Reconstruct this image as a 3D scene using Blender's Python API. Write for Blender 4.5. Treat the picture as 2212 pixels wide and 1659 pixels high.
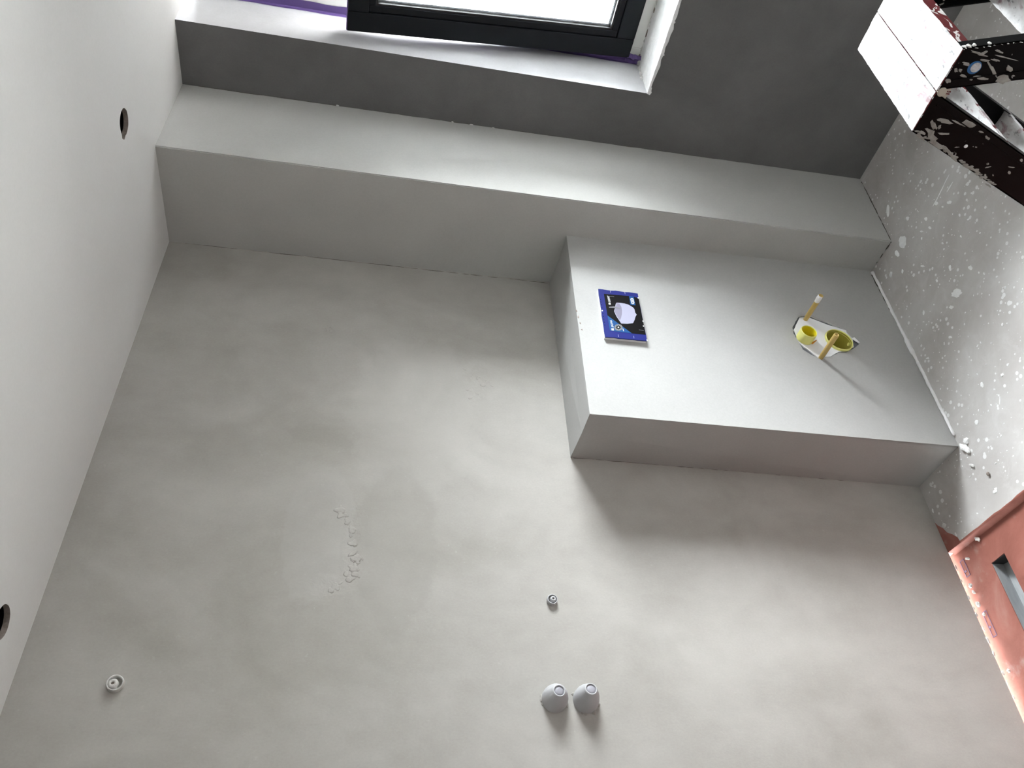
import bpy, bmesh, math, random
from mathutils import Vector, Matrix, noise

scn = bpy.context.scene
for o in list(bpy.data.objects):
    bpy.data.objects.remove(o)

# ------------------------------------------------------------------ camera
cam_data = bpy.data.cameras.new('camera')
cam_data.sensor_fit = 'HORIZONTAL'
cam_data.sensor_width = 36.0
cam_data.lens = 1771.9254 / 2212 * 36.0
cam_data.clip_start = 0.02
cam_data.clip_end = 200
cam = bpy.data.objects.new('camera', cam_data)
scn.collection.objects.link(cam)
RIGHT = Vector((-0.04546, -0.1868, -0.98134))     # the phone was held on its side: image right is room down
DOWN = Vector((-0.75403, 0.65079, -0.08895))
FWD = Vector((0.65527, 0.73592, -0.17044))
UPV = -DOWN
BACK = -FWD
m = Matrix(((RIGHT.x, UPV.x, BACK.x, -2.6732),
            (RIGHT.y, UPV.y, BACK.y, -1.9840),
            (RIGHT.z, UPV.z, BACK.z, 1.8308),
            (0, 0, 0, 1)))
cam.matrix_world = m
scn.camera = cam

# ------------------------------------------------------------------ sky and exposure
world = bpy.data.worlds.new('overcast_sky')
scn.world = world
world.use_nodes = True
wn = world.node_tree
# plain overcast sky: brightest overhead, a third of that at the horizon
_tc = wn.nodes.new('ShaderNodeTexCoord')
_sx = wn.nodes.new('ShaderNodeSeparateXYZ')
_mr = wn.nodes.new('ShaderNodeMapRange')
wn.links.new(_tc.outputs['Generated'], _sx.inputs[0])
wn.links.new(_sx.outputs['Z'], _mr.inputs[0])
for _i, _v in ((1, 0.0), (2, 1.0), (3, 11.0), (4, 33.0)):
    _mr.inputs[_i].default_value = _v
wn.nodes['Background'].inputs[0].default_value = (0.955, 0.97, 1.0, 1)
wn.links.new(_mr.outputs[0], wn.nodes['Background'].inputs[1])

# daylight entry of the bathroom window (a portal: it only guides the sky's own light)
pd = bpy.data.lights.new('window_portal', 'AREA')
pd.shape = 'RECTANGLE'
pd.size = 1.36
pd.size_y = 1.66
pd.cycles.is_portal = True
po = bpy.data.objects.new('window_portal', pd)
scn.collection.objects.link(po)
po.location = (0.40, -1.25, 1.75)
po.rotation_euler = (math.radians(90), 0, math.radians(90))   # faces -x, into the room

scn.view_settings.view_transform = 'Standard'
scn.view_settings.look = 'None'
scn.view_settings.gamma = 1.0
scn.view_settings.use_curve_mapping = False
scn.view_settings.exposure = 2.30

# ------------------------------------------------------------------ helpers
COL = scn.collection
RNG = random.Random(7)


def wloc(o):
    v = Vector((0, 0, 0))
    while o is not None:
        v += o.location
        o = o.parent
    return v


def tag(o, label=None, cat=None, group=None, kind=None):
    if label:
        o['label'] = label
    if cat:
        o['category'] = cat
    if group:
        o['group'] = group
    if kind:
        o['kind'] = kind
    return o


def empty(name, loc):
    o = bpy.data.objects.new(name, None)
    o.empty_display_size = 0.05
    o.location = loc
    COL.objects.link(o)
    return o


def obj(name, bm, mats, parent=None, smooth=False, origin=None):
    """bm is in room coordinates; it is linked as ONE mesh object."""
    base = wloc(parent) if parent else Vector((0, 0, 0))
    og = Vector(origin) if origin is not None else base
    bmesh.ops.translate(bm, verts=bm.verts, vec=-og)
    bmesh.ops.recalc_face_normals(bm, faces=bm.faces)
    me = bpy.data.meshes.new(name)
    bm.to_mesh(me)
    bm.free()
    if not isinstance(mats, (list, tuple)):
        mats = [mats]
    for mm in mats:
        me.materials.append(mm)
    if smooth:
        for p in me.polygons:
            p.use_smooth = True
    o = bpy.data.objects.new(name, me)
    COL.objects.link(o)
    if parent:
        o.parent = parent
    o.location = og - base
    return o


def add_hull8(bm, v, mat=0):
    """v = 8 corners: bottom ring (4) then top ring (4)."""
    vs = [bm.verts.new(p) for p in v]
    fs = []
    for idx in ((3, 2, 1, 0), (4, 5, 6, 7), (0, 1, 5, 4), (1, 2, 6, 5), (2, 3, 7, 6), (3, 0, 4, 7)):
        f = bm.faces.new([vs[i] for i in idx])
        f.material_index = mat
        fs.append(f)
    return vs, fs


def add_box(bm, x0, x1, y0, y1, z0, z1, mat=0, bevel=0.0, xf=None, seg=2):
    t = bmesh.new()
    add_hull8(t, [(x0, y0, z0), (x1, y0, z0), (x1, y1, z0), (x0, y1, z0),
                  (x0, y0, z1), (x1, y0, z1), (x1, y1, z1), (x0, y1, z1)], mat)
    if bevel > 0:
        bmesh.ops.bevel(t, geom=t.edges[:], offset=bevel, segments=seg, affect='EDGES', profile=0.5)
        for f in t.faces:
            f.material_index = mat
    if xf is not None:
        bmesh.ops.transform(t, matrix=xf, verts=t.verts)
    merge(bm, t)


def merge(bm, t):
    me = bpy.data.meshes.new('tmp')
    t.to_mesh(me)
    t.free()
    bm.from_mesh(me)
    bpy.data.meshes.remove(me)


def frame_of(axis):
    a = Vector(axis).normalized()
    u = a.orthogonal().normalized()
    return u, a.cross(u), a


def add_lathe(bm, org, axis, prof, seg=24, mat=0, cap0=False, cap1=False, sx=1.0, jit=0.0, rnd=None):
    """prof = list of (along, radius)."""
    u, v, a = frame_of(axis)
    org = Vector(org)
    rings = []
    for t, r in prof:
        ring = []
        for k in range(seg):
            th = 2 * math.pi * k / seg
            rr = r * (1 + (rnd.uniform(-jit, jit) if rnd else 0))
            ring.append(bm.verts.new(org + a * t + u * (rr * math.cos(th) * sx) + v * (rr * math.sin(th))))
        rings.append(ring)
    for i in range(len(rings) - 1):
        for k in range(seg):
            f = bm.faces.new([rings[i][k], rings[i][(k + 1) % seg], rings[i + 1][(k + 1) % seg], rings[i + 1][k]])
            f.material_index = mat
    if cap0:
        f = bm.faces.new(rings[0][::-1]); f.material_index = mat
    if cap1:
        f = bm.faces.new(rings[-1]); f.material_index = mat
    return rings


def add_prism(bm, pts, d, mat=0):
    """closed polygon pts (3-D) swept by vector d."""
    d = Vector(d)
    a = [bm.verts.new(Vector(p)) for p in pts]
    b = [bm.verts.new(Vector(p) + d) for p in pts]
    f = bm.faces.new(a); f.material_index = mat
    f = bm.faces.new(b[::-1]); f.material_index = mat
    n = len(pts)
    for i in range(n):
        f = bm.faces.new([a[i], b[i], b[(i + 1) % n], a[(i + 1) % n]])
        f.material_index = mat


def add_holed_plate(bm, outer, holes, d, mat=0, hole_mat=0):
    """flat plate with holes (3-D loops in one plane), given thickness by vector d."""
    d = Vector(d)

    def layer(off):
        loops = []
        edges = []
        for lp in [outer] + holes:
            vs = [bm.verts.new(Vector(p) + off) for p in lp]
            loops.append(vs)
            for i in range(len(vs)):
                edges.append(bm.edges.new((vs[i], vs[(i + 1) % len(vs)])))
        r = bmesh.ops.triangle_fill(bm, use_beauty=True, use_dissolve=False, edges=edges)
        for g in r['geom']:
            if isinstance(g, bmesh.types.BMFace):
                g.material_index = mat
        return loops
    A = layer(Vector((0, 0, 0)))
    B = layer(d)
    for li, (la, lb) in enumerate(zip(A, B)):
        n = len(la)
        for i in range(n):
            f = bm.faces.new([la[i], la[(i + 1) % n], lb[(i + 1) % n], lb[i]])
            f.material_index = mat if li == 0 else hole_mat


def blob_outline(cx, cy, a, b, n, rnd, rough=0.25):
    """irregular outline around (cx,cy) with 2-D half axes a and b."""
    pts = []
    ph = rnd.uniform(0, 6.28)
    for k in range(n):
        th = 2 * math.pi * k / n
        r = 1 + rough * (0.6 * math.sin(2 * th + ph) * rnd.uniform(0.4, 1) + rnd.uniform(-0.6, 0.6))
        c, s = math.cos(th) * r, math.sin(th) * r
        pts.append((cx + a[0] * c + b[0] * s, cy + a[1] * c + b[1] * s))
    return pts


def add_splat(bm, cx, cy, z, a, b, h, rnd, n=12, mat=0, rough=0.25):
    """low dome of dried plaster, flat on the floor at height z."""
    o = blob_outline(cx, cy, a, b, n, rnd, rough)
    base = [bm.verts.new((x, y, z - 0.002)) for x, y in o]
    mid = [bm.verts.new((cx + (x - cx) * 0.93, cy + (y - cy) * 0.93, z + h * 0.55)) for x, y in o]
    top = [bm.verts.new((cx + (x - cx) * 0.62, cy + (y - cy) * 0.62, z + h * rnd.uniform(0.8, 1.1))) for x, y in o]
    c = bm.verts.new((cx, cy, z + h))
    for i in range(n):
        j = (i + 1) % n
        bm.faces.new([base[i], base[j], mid[j], mid[i]])
        bm.faces.new([mid[i], mid[j], top[j], top[i]])
        bm.faces.new([top[i], top[j], c])
    bm.faces.new(base[::-1])
    for f in bm.faces:
        f.material_index = mat


# ------------------------------------------------------------------ materials
def new_mat(name):
    mt = bpy.data.materials.new(name)
    mt.use_nodes = True
    nt = mt.node_tree
    b = nt.nodes['Principled BSDF']
    return mt, nt, b


def simple(name, col, rough=0.6, metal=0.0, spec=0.5):
    mt, nt, b = new_mat(name)
    b.inputs['Base Color'].default_value = (*col, 1)
    b.inputs['Roughness'].default_value = rough
    b.inputs['Metallic'].default_value = metal
    b.inputs['Specular IOR Level'].default_value = spec
    return mt


def N(nt, typ, **kw):
    n = nt.nodes.new(typ)
    for k, v in kw.items():
        setattr(n, k, v)
    return n


def noise_tex(nt, vec, scale, detail=4, rough=0.5, dist=0.0):
    n = N(nt, 'ShaderNodeTexNoise')
    n.inputs['Scale'].default_value = scale
    n.inputs['Detail'].default_value = detail
    n.inputs['Roughness'].default_value = rough
    n.inputs['Distortion'].default_value = dist
    nt.links.new(vec, n.inputs['Vector'])
    return n.outputs['Fac']


def ramp(nt, fac, stops):
    r = N(nt, 'ShaderNodeValToRGB')
    el = r.color_ramp.elements
    while len(el) < len(stops):
        el.new(0.5)
    for e, (p, c) in zip(el, stops):
        e.position = p
        e.color = (*c, 1) if len(c) == 3 else c
    nt.links.new(fac, r.inputs['Fac'])
    return r.outputs['Color']


def mix(nt, fac, a, b, mode='MIX'):
    n = N(nt, 'ShaderNodeMix', data_type='RGBA', blend_type=mode)
    for sock, val in ((n.inputs['Factor'], fac), (n.inputs['A'], a), (n.inputs['B'], b)):
        if hasattr(val, 'is_linked'):
            nt.links.new(val, sock)
        elif isinstance(val, (int, float)):
            sock.default_value = val
        else:
            sock.default_value = (*val, 1)
    return n.outputs['Result']


def math_n(nt, op, a, b=None, clamp=False):
    n = N(nt, 'ShaderNodeMath', operation=op, use_clamp=clamp)
    for i, v in enumerate((a, b)):
        if v is None:
            continue
        if hasattr(v, 'is_linked'):
            nt.links.new(v, n.inputs[i])
        else:
            n.inputs[i].default_value = v
    return n.outputs[0]


def coords(nt, scale=(1, 1, 1)):
    t = N(nt, 'ShaderNodeTexCoord')
    mp = N(nt, 'ShaderNodeMapping')
    mp.inputs['Scale'].default_value = scale
    nt.links.new(t.outputs['Object'], mp.inputs['Vector'])
    return mp.outputs['Vector']


def bump(nt, bsdf, height, strength=0.3, dist=0.002):
    n = N(nt, 'ShaderNodeBump')
    n.inputs['Strength'].default_value = strength
    n.inputs['Distance'].default_value = dist
    nt.links.new(height, n.inputs['Height'])
    nt.links.new(n.outputs['Normal'], bsdf.inputs['Normal'])


def plaster(name, c_lo, c_hi, scale=2.2, stretch=(1, 1, 1), rough=0.75, bstr=0.25, speck=None):
    mt, nt, b = new_mat(name)
    v = coords(nt, stretch)
    big = noise_tex(nt, v, scale, 6, 0.55, 0.6)
    mid = noise_tex(nt, v, scale * 5, 5, 0.6)
    f = math_n(nt, 'ADD', math_n(nt, 'MULTIPLY', big, 0.75), math_n(nt, 'MULTIPLY', mid, 0.25))
    col = ramp(nt, f, [(0.34, c_lo), (0.66, c_hi)])
    fine = noise_tex(nt, v, 160, 3, 0.6)
    col = mix(nt, 0.10, col, ramp(nt, fine, [(0.3, (0.25, 0.25, 0.25)), (0.7, (0.75, 0.75, 0.75))]), 'SOFT_LIGHT')
    nt.links.new(col, b.inputs['Base Color'])
    b.inputs['Roughness'].default_value = rough
    b.inputs['Specular IOR Level'].default_value = 0.3
    h = math_n(nt, 'ADD', math_n(nt, 'MULTIPLY', mid, 0.7), math_n(nt, 'MULTIPLY', fine, 0.12))
    bump(nt, b, h, bstr, 0.004)
    return mt


M = {}
def mat_wall():
    """bare plaster with trowel patches: one paler patch with a crumbly rim and two rough smears."""
    mt = plaster('bare_grey_plaster', (0.330, 0.315, 0.287), (0.430, 0.415, 0.385), 2.4, (1.3, 1, 0.9))
    nt = mt.node_tree
    b = nt.nodes['Principled BSDF']
    col = b.inputs['Base Color'].links[0].from_socket
    bn = b.inputs['Normal'].links[0].from_node
    h0 = bn.inputs['Height'].links[0].from_socket
    v = coords(nt)
    sp = N(nt, 'ShaderNodeSeparateXYZ')
    nt.links.new(v, sp.inputs[0])
    wob = noise_tex(nt, v, 16, 5, 0.6)

    def spot(cx, cz, rx, rz, edge, rag):
        dx = math_n(nt, 'DIVIDE', math_n(nt, 'SUBTRACT', sp.outputs['X'], cx), rx)
        dz = math_n(nt, 'DIVIDE', math_n(nt, 'SUBTRACT', sp.outputs['Z'], cz), rz)
        d = math_n(nt, 'ADD', math_n(nt, 'MULTIPLY', dx, dx), math_n(nt, 'MULTIPLY', dz, dz))
        d = math_n(nt, 'ADD', d, math_n(nt, 'MULTIPLY', math_n(nt, 'SUBTRACT', wob, 0.5), rag))
        r = N(nt, 'ShaderNodeMapRange', interpolation_type='SMOOTHSTEP')
        nt.links.new(d, r.inputs[0])
        r.inputs[1].default_value = 1.0 - edge
        r.inputs[2].default_value = 1.0 + edge
        r.inputs[3].default_value = 1.0
        r.inputs[4].default_value = 0.0
        return r.outputs[0]
    pale = spot(-1.50, 1.930, 0.21, 0.095, 0.10, 1.3)
    pale2 = spot(-1.05, 1.68, 0.30, 0.20, 0.30, 2.0)
    dusk = spot(-1.52, 1.72, 0.26, 0.11, 0.25, 1.6)
    col = mix(nt, math_n(nt, 'MULTIPLY', pale, 0.22), col, (0.44, 0.43, 0.41))
    col = mix(nt, math_n(nt, 'MULTIPLY', pale2, 0.30), col, (0.46, 0.445, 0.415))
    col = mix(nt, math_n(nt, 'MULTIPLY', dusk, 0.30), col, (0.30, 0.285, 0.26))
    chalk = ramp(nt, noise_tex(nt, v, 55, 6, 0.75), [(0.60, (0, 0, 0)), (0.72, (0.30, 0.30, 0.30))])
    col = mix(nt, chalk, col, (0.55, 0.54, 0.51))
    nt.links.new(col, b.inputs['Base Color'])
    rough = noise_tex(nt, v, 62, 4, 0.55, 0.5)
    rim = None
    for a in ((-1.535, 1.838, 0.125, 0.026), (-0.915, 1.485, 0.085, 0.045), (-0.745, 1.98, 0.022, 0.018), (-1.66, 1.90, 0.03, 0.07), (-0.90, 1.82, 0.10, 0.09)):
        k = spot(*a, 0.7, 0.9)
        rim = k if rim is None else math_n(nt, 'MAXIMUM', rim, k)
    hh = math_n(nt, 'ADD', h0, math_n(nt, 'MULTIPLY', math_n(nt, 'MULTIPLY', rim, rough), 1.6))
    hh = math_n(nt, 'ADD', hh, math_n(nt, 'MULTIPLY', pale, 0.15))
    nt.links.new(hh, bn.inputs['Height'])
    return mt


M['wall'] = mat_wall()
M['chase'] = plaster('smooth_plaster_light_lifted', (0.440, 0.438, 0.420), (0.495, 0.492, 0.472), 1.8)  # toilet wall's plaster, colour lightened to make up for weaker light on the chase
M['ledge'] = plaster('smooth_plaster_light_lowered', (0.385, 0.383, 0.370), (0.430, 0.428, 0.415), 1.8)  # same plaster as the chase, colour darkened to offset the stronger light here
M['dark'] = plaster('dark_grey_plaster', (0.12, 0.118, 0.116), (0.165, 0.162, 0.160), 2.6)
M['ceiling'] = plaster('ceiling_skim', (0.67, 0.665, 0.65), (0.71, 0.705, 0.69), 1.2, bstr=0.06)
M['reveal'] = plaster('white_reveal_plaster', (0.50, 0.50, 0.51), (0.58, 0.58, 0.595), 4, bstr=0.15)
M['white_plaster'] = plaster('white_plaster', (0.78, 0.78, 0.77), (0.90, 0.90, 0.89), 30, bstr=0.5)
M['crumb'] = plaster('plaster_crumb_stuff', (0.55, 0.54, 0.51), (0.80, 0.79, 0.77), 60, bstr=0.5)
M['back'] = simple('far_wall_plaster', (0.20, 0.19, 0.178), 0.85)
M['back_light'] = plaster('pale_back_plaster', (0.80, 0.79, 0.77), (0.86, 0.85, 0.83), 1.6)
M['frame_white'] = simple('white_window_plastic', (0.80, 0.80, 0.76), 0.35)
M['anthracite'] = simple('anthracite_window_foil', (0.0045, 0.0062, 0.0090), 0.45, 0.0, 0.22)
M['gasket'] = simple('black_rubber', (0.01, 0.01, 0.01), 0.6)
M['spacer'] = simple('bright_spacer', (0.75, 0.76, 0.78), 0.25, 0.7)
M['tape'] = simple('purple_masking_tape', (0.105, 0.060, 0.215), 0.6)
M['void'] = simple('dark_void', (0.03, 0.03, 0.032), 0.9)
M['board_edge'] = plaster('cut_board_edge', (0.20, 0.165, 0.14), (0.34, 0.29, 0.26), 60, bstr=0.6)
M['splash'] = plaster('grey_plaster_splash', (0.22, 0.205, 0.185), (0.36, 0.345, 0.32), 60, bstr=0.3)
M['gap_shade'] = simple('grey_gap_shade', (0.13, 0.135, 0.145), 0.8)  # shade of the slot round the foam board, put into the colour
M['joint'] = simple('dirty_joint', (0.10, 0.088, 0.075), 0.9)
M['steel'] = None


def mat_floor():
    mt, nt, b = new_mat('screed_with_white_specks')
    v = coords(nt)
    big = noise_tex(nt, v, 3.0, 6, 0.6, 0.4)
    col = ramp(nt, big, [(0.32, (0.42, 0.395, 0.375)), (0.68, (0.57, 0.555, 0.54))])
    vo = N(nt, 'ShaderNodeTexVoronoi')
    vo.inputs['Scale'].default_value = 42
    nt.links.new(v, vo.inputs['Vector'])
    sz = noise_tex(nt, v, 9, 3)
    sp = math_n(nt, 'LESS_THAN', vo.outputs['Distance'], math_n(nt, 'MULTIPLY', math_n(nt, 'SUBTRACT', sz, 0.36, True), 0.95))
    dust = ramp(nt, noise_tex(nt, v, 14, 8, 0.7, 1.0), [(0.50, (0, 0, 0)), (0.78, (0.35, 0.35, 0.35))])
    col = mix(nt, dust, col, (0.72, 0.71, 0.70))
    col = mix(nt, math_n(nt, 'MULTIPLY', sp, 0.85), col, (0.80, 0.80, 0.79))
    grit = noise_tex(nt, v, 75, 4, 0.7)
    dk = ramp(nt, grit, [(0.26, (1, 1, 1)), (0.32, (0, 0, 0))])
    col = mix(nt, math_n(nt, 'MULTIPLY', dk, 0.5), col, (0.22, 0.20, 0.19))
    nt.links.new(col, b.inputs['Base Color'])
    b.inputs['Roughness'].default_value = 0.72
    b.inputs['Specular IOR Level'].default_value = 0.35
    h = math_n(nt, 'ADD', math_n(nt, 'MULTIPLY', noise_tex(nt, v, 40, 5, 0.6), 0.5), math_n(nt, 'MULTIPLY', sp, 0.6))
    bump(nt, b, h, 0.35, 0.003)
    return mt


def mat_pan():
    mt, nt, b = new_mat('red_waterproofing')
    v = coords(nt)
    n1 = noise_tex(nt, v, 7, 6, 0.6, 0.8)
    col = ramp(nt, n1, [(0.30, (0.245, 0.088, 0.066)), (0.55, (0.325, 0.122, 0.094)), (0.75, (0.37, 0.175, 0.145))])
    sm = ramp(nt, noise_tex(nt, v, 16, 5, 0.6), [(0.60, (0, 0, 0)), (0.75, (0.5, 0.5, 0.5))])
    col = mix(nt, sm, col, (0.42, 0.33, 0.31))
    nt.links.new(col, b.inputs['Base Color'])
    b.inputs['Roughness'].default_value = 0.72
    b.inputs['Specular IOR Level'].default_value = 0.25
    bump(nt, b, noise_tex(nt, v, 22, 5, 0.6), 0.4, 0.004)
    return mt


def mat_black_metal():
    mt, nt, b = new_mat('black_metal_with_splatter')
    v = coords(nt, (1, 1, 1))
    a = noise_tex(nt, coords(nt, (1, 1.0, 0.8)), 34, 3, 0.55, 1.6)
    zone = noise_tex(nt, v, 7, 2, 0.5)
    lim = math_n(nt, 'ADD', a, math_n(nt, 'MULTIPLY', zone, 0.35))
    mk = ramp(nt, lim, [(0.855, (0, 0, 0)), (0.87, (1, 1, 1))])
    tone = ramp(nt, noise_tex(nt, v, 60, 4), [(0.3, (0.20, 0.185, 0.165)), (0.7, (0.36, 0.345, 0.32))])
    sm = ramp(nt, noise_tex(nt, v, 20, 6, 0.7), [(0.45, (0.0012, 0.0014, 0.0017)), (0.78, (0.0038, 0.0042, 0.0046))])
    col = mix(nt, mk, sm, tone)
    nt.links.new(col, b.inputs['Base Color'])
    r = N(nt, 'ShaderNodeMapRange')
    nt.links.new(mk, r.inputs[0])
    r.inputs[3].default_value = 0.38
    r.inputs[4].default_value = 0.85
    nt.links.new(r.outputs[0], b.inputs['Roughness'])
    b.inputs['Specular IOR Level'].default_value = 0.09
    bump(nt, b, mk, 0.4, 0.0015)
    return mt


def mat_red_metal():
    mt, nt, b = new_mat('red_metal_with_splatter')
    a = noise_tex(nt, coords(nt, (0.55, 1, 1)), 55, 2, 0.5, 1.0)
    mk = ramp(nt, a, [(0.555, (0, 0, 0)), (0.57, (1, 1, 1))])
    col = mix(nt, mk, (0.105, 0.0055, 0.0085), (0.60, 0.59, 0.58))
    nt.links.new(col, b.inputs['Base Color'])
    b.inputs['Roughness'].default_value = 0.45
    bump(nt, b, mk, 0.5, 0.002)
    return mt


def mat_crust():
    mt, nt, b = new_mat('dried_white_plaster_on_tread')
    v = coords(nt, (0.6, 1, 1))
    w = ramp(nt, noise_tex(nt, v, 45, 4, 0.6), [(0.3, (0.45, 0.445, 0.445)), (0.6, (0.60, 0.60, 0.60))])
    pk = ramp(nt, noise_tex(nt, v, 24, 6, 0.65, 0.8), [(0.56, (0, 0, 0)), (0.64, (0.9, 0.9, 0.9))])
    col = mix(nt, pk, w, (0.29, 0.185, 0.200))
    gp = ramp(nt, noise_tex(nt, v, 70, 5, 0.6), [(0.61, (0, 0, 0)), (0.65, (0.9, 0.9, 0.9))])
    col = mix(nt, gp, col, (0.17, 0.17, 0.172))
    nt.links.new(col, b.inputs['Base Color'])
    b.inputs['Roughness'].default_value = 0.8
    bump(nt, b, noise_tex(nt, v, 90, 5, 0.6), 0.4, 0.002)
    return mt


def mat_steel():
    mt, nt, b = new_mat('brushed_drain_steel')
    v = coords(nt, (0.15, 1, 1))
    n1 = noise_tex(nt, v, 60, 4)
    col = ramp(nt, n1, [(0.3, (0.30, 0.315, 0.325)), (0.7, (0.48, 0.495, 0.505))])
    nt.links.new(col, b.inputs['Base Color'])
    b.inputs['Metallic'].default_value = 0.35
    b.inputs['Roughness'].default_value = 0.45
    return mt


def mat_glass():
    mt = bpy.data.materials.new('window_glass')
    mt.use_nodes = True
    nt = mt.node_tree
    nt.nodes.remove(nt.nodes['Principled BSDF'])
    tr = N(nt, 'ShaderNodeBsdfTransparent')
    tr.inputs[0].default_value = (0.93, 0.95, 0.95, 1)
    gl = N(nt, 'ShaderNodeBsdfGlossy')
    gl.inputs['Roughness'].default_value = 0.02
    fr = N(nt, 'ShaderNodeFresnel')
    fr.inputs[0].default_value = 1.45
    mx = N(nt, 'ShaderNodeMixShader')
    nt.links.new(fr.outputs[0], mx.inputs[0])
    nt.links.new(tr.outputs[0], mx.inputs[1])
    nt.links.new(gl.outputs[0], mx.inputs[2])
    nt.links.new(mx.outputs[0], nt.nodes['Material Output'].inputs['Surface'])
    return mt


M['floor'] = mat_floor()
M['pan'] = mat_pan()
M['black'] = mat_black_metal()
M['red'] = mat_red_metal()
M['crust'] = mat_crust()
M['steel'] = mat_steel()
M['glass'] = mat_glass()
M['yellow'] = simple('lemon_plastic', (0.80, 0.78, 0.26), 0.4)
M['yellow_deep'] = simple('deep_yellow_plastic', (0.80, 0.68, 0.025), 0.4)
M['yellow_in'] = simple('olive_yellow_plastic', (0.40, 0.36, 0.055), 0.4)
M['tan'] = simple('amber_plastic_sleeve', (0.52, 0.37, 0.115), 0.45)
M['tan_in'] = simple('amber_sleeve_bore', (0.62, 0.25, 0.02), 0.5)
M['white_foam'] = simple('white_styrofoam', (0.86, 0.86, 0.87), 0.75)
M['white_cap'] = simple('white_plastic_cap', (0.43, 0.43, 0.44), 0.45)
M['cap_disc'] = simple('lilac_grey_plastic', (0.32, 0.315, 0.35), 0.5)
M['royal'] = simple('royal_blue_plastic', (0.0095, 0.015, 0.150), 0.45, 0, 0.25)
M['print_black'] = simple('black_print', (0.0038, 0.0034, 0.0036), 0.5, 0, 0.1)
M['print_blue'] = simple('light_blue_print', (0.0055, 0.066, 0.215), 0.45, 0, 0.25)
M['print_white'] = simple('white_print', (0.85, 0.85, 0.86), 0.4)
M['print_lilac'] = simple('pale_lilac_print', (0.33, 0.33, 0.43), 0.5)
M['print_lilac_in'] = simple('grey_lilac_print', (0.20, 0.19, 0.255), 0.5)
M['print_grey'] = simple('grey_print', (0.175, 0.18, 0.19), 0.5)
M['rubber'] = simple('black_foot_rubber', (0.012, 0.012, 0.012), 0.8)
M['sticker_blue'] = simple('blue_sticker', (0.012, 0.115, 0.30), 0.45)
M['sticker_white'] = plaster('smeared_white_sticker', (0.34, 0.33, 0.32), (0.66, 0.67, 0.70), 120, bstr=0.1)
M['brass'] = simple('dusty_hinge_metal', (0.46, 0.43, 0.36), 0.6, 0.2)
M['ink'] = simple('purple_membrane_ink', (0.13, 0.07, 0.15), 0.5)
M['ground'] = simple('courtyard_gravel', (0.19, 0.187, 0.18), 0.9)

# ------------------------------------------------------------------ room shell
ZC = 2.5527            # ceiling height
DW = 0.2283            # how far the toilet wall stands out
XL, YB = -4.30, -2.20  # wall behind the camera's left, wall behind the camera

# main wall with the shower outlets, plastered down to the floor edge
bm = bmesh.new()
add_box(bm, XL - 0.12, 0.30, 0.0, 0.12, 0.0, ZC)
wall_front = tag(obj('wall_front', bm, M['wall']), kind='structure')

# dark wall with the window opening (opening runs up to the ceiling)
WY0, WY1, WZ = -0.5976, -1.90, 0.95
bm = bmesh.new()
poly = [(0.0, 0.0, 0.0), (0.0, 0.0, ZC), (0.0, WY0, ZC), (0.0, WY0, WZ), (0.0, WY1, WZ), (0.0, WY1, ZC),
        (0.0, YB - 0.12, ZC), (0.0, YB - 0.12, 0.0)]
add_prism(bm, poly, (0.30, 0, 0), 0)
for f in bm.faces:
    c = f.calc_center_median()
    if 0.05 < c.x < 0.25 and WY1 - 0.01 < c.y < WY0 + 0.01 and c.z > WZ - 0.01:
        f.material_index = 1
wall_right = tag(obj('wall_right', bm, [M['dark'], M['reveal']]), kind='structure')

bm = bmesh.new()
add_box(bm, XL - 0.12, XL, YB - 0.12, 0.0, 0.0, ZC)
wall_left = tag(obj('wall_left', bm, M['back']), kind='structure')
bm = bmesh.new()
add_box(bm, XL, 0.0, YB - 0.12, YB, 0.0, ZC)
wall_back = tag(obj('wall_back', bm, M['back_light']), kind='structure')

# ceiling with two cut holes for spotlights
def hole_loop(cx, cy, r, z, n=28, notch=None, rnd=None, j=0.0):
    lp = []
    for k in range(n):
        th = 2 * math.pi * k / n
        rr = r * (1 + (rnd.uniform(-j, j) if rnd else 0))
        if notch is not None and k in notch:
            rr = r * 1.22
        lp.append((cx + rr * math.cos(th), cy + rr * math.sin(th), z))
    return lp


r0 = random.Random(3)
SPOTS = [(-0.6165, -0.6015, 0.0375), (-1.862, -0.166, 0.0375)]
loops = [hole_loop(SPOTS[0][0], SPOTS[0][1], SPOTS[0][2], ZC, 28, (9, 10, 11), r0, 0.015),
         hole_loop(SPOTS[1][0], SPOTS[1][1], SPOTS[1][2], ZC, 28, None, r0, 0.01)]
bm = bmesh.new()
add_holed_plate(bm, [(XL - 0.12, YB - 0.12, ZC), (0.30, YB - 0.12, ZC), (0.30, 0.12, ZC), (XL - 0.12, 0.12, ZC)],
                loops, (0, 0, 0.0125), 0, 1)
ceiling = tag(obj('ceiling', bm, [M['ceiling'], M['board_edge']]), kind='structure')
for (cx, cy, r) in SPOTS:
    bm = bmesh.new()
    add_box(bm, cx - 0.09, cx + 0.09, cy - 0.09, cy + 0.09, ZC + 0.0125, ZC + 0.13)
    # open the bottom of the void
    bm.faces.ensure_lookup_table()
    low = min(bm.faces, key=lambda f: f.calc_center_median().z)
    bm.faces.remove(low)
    obj('spotlight_void', bm, M['void'], ceiling)
bm = bmesh.new()   # board batten seen across the cut-out
add_box(bm, SPOTS[0][0] - 0.020, SPOTS[0][0] + 0.022, SPOTS[0][1] - 0.085, SPOTS[0][1] - 0.018, ZC + 0.0127, ZC + 0.034, bevel=0.002)
obj('batten', bm, M['board_edge'], ceiling)
bm = bmesh.new()
add_box(bm, XL - 0.12, 0.30, YB - 0.12, 0.12, ZC + 0.131, ZC + 0.16)
obj('roof_slab', bm, M['back'], ceiling)

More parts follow.
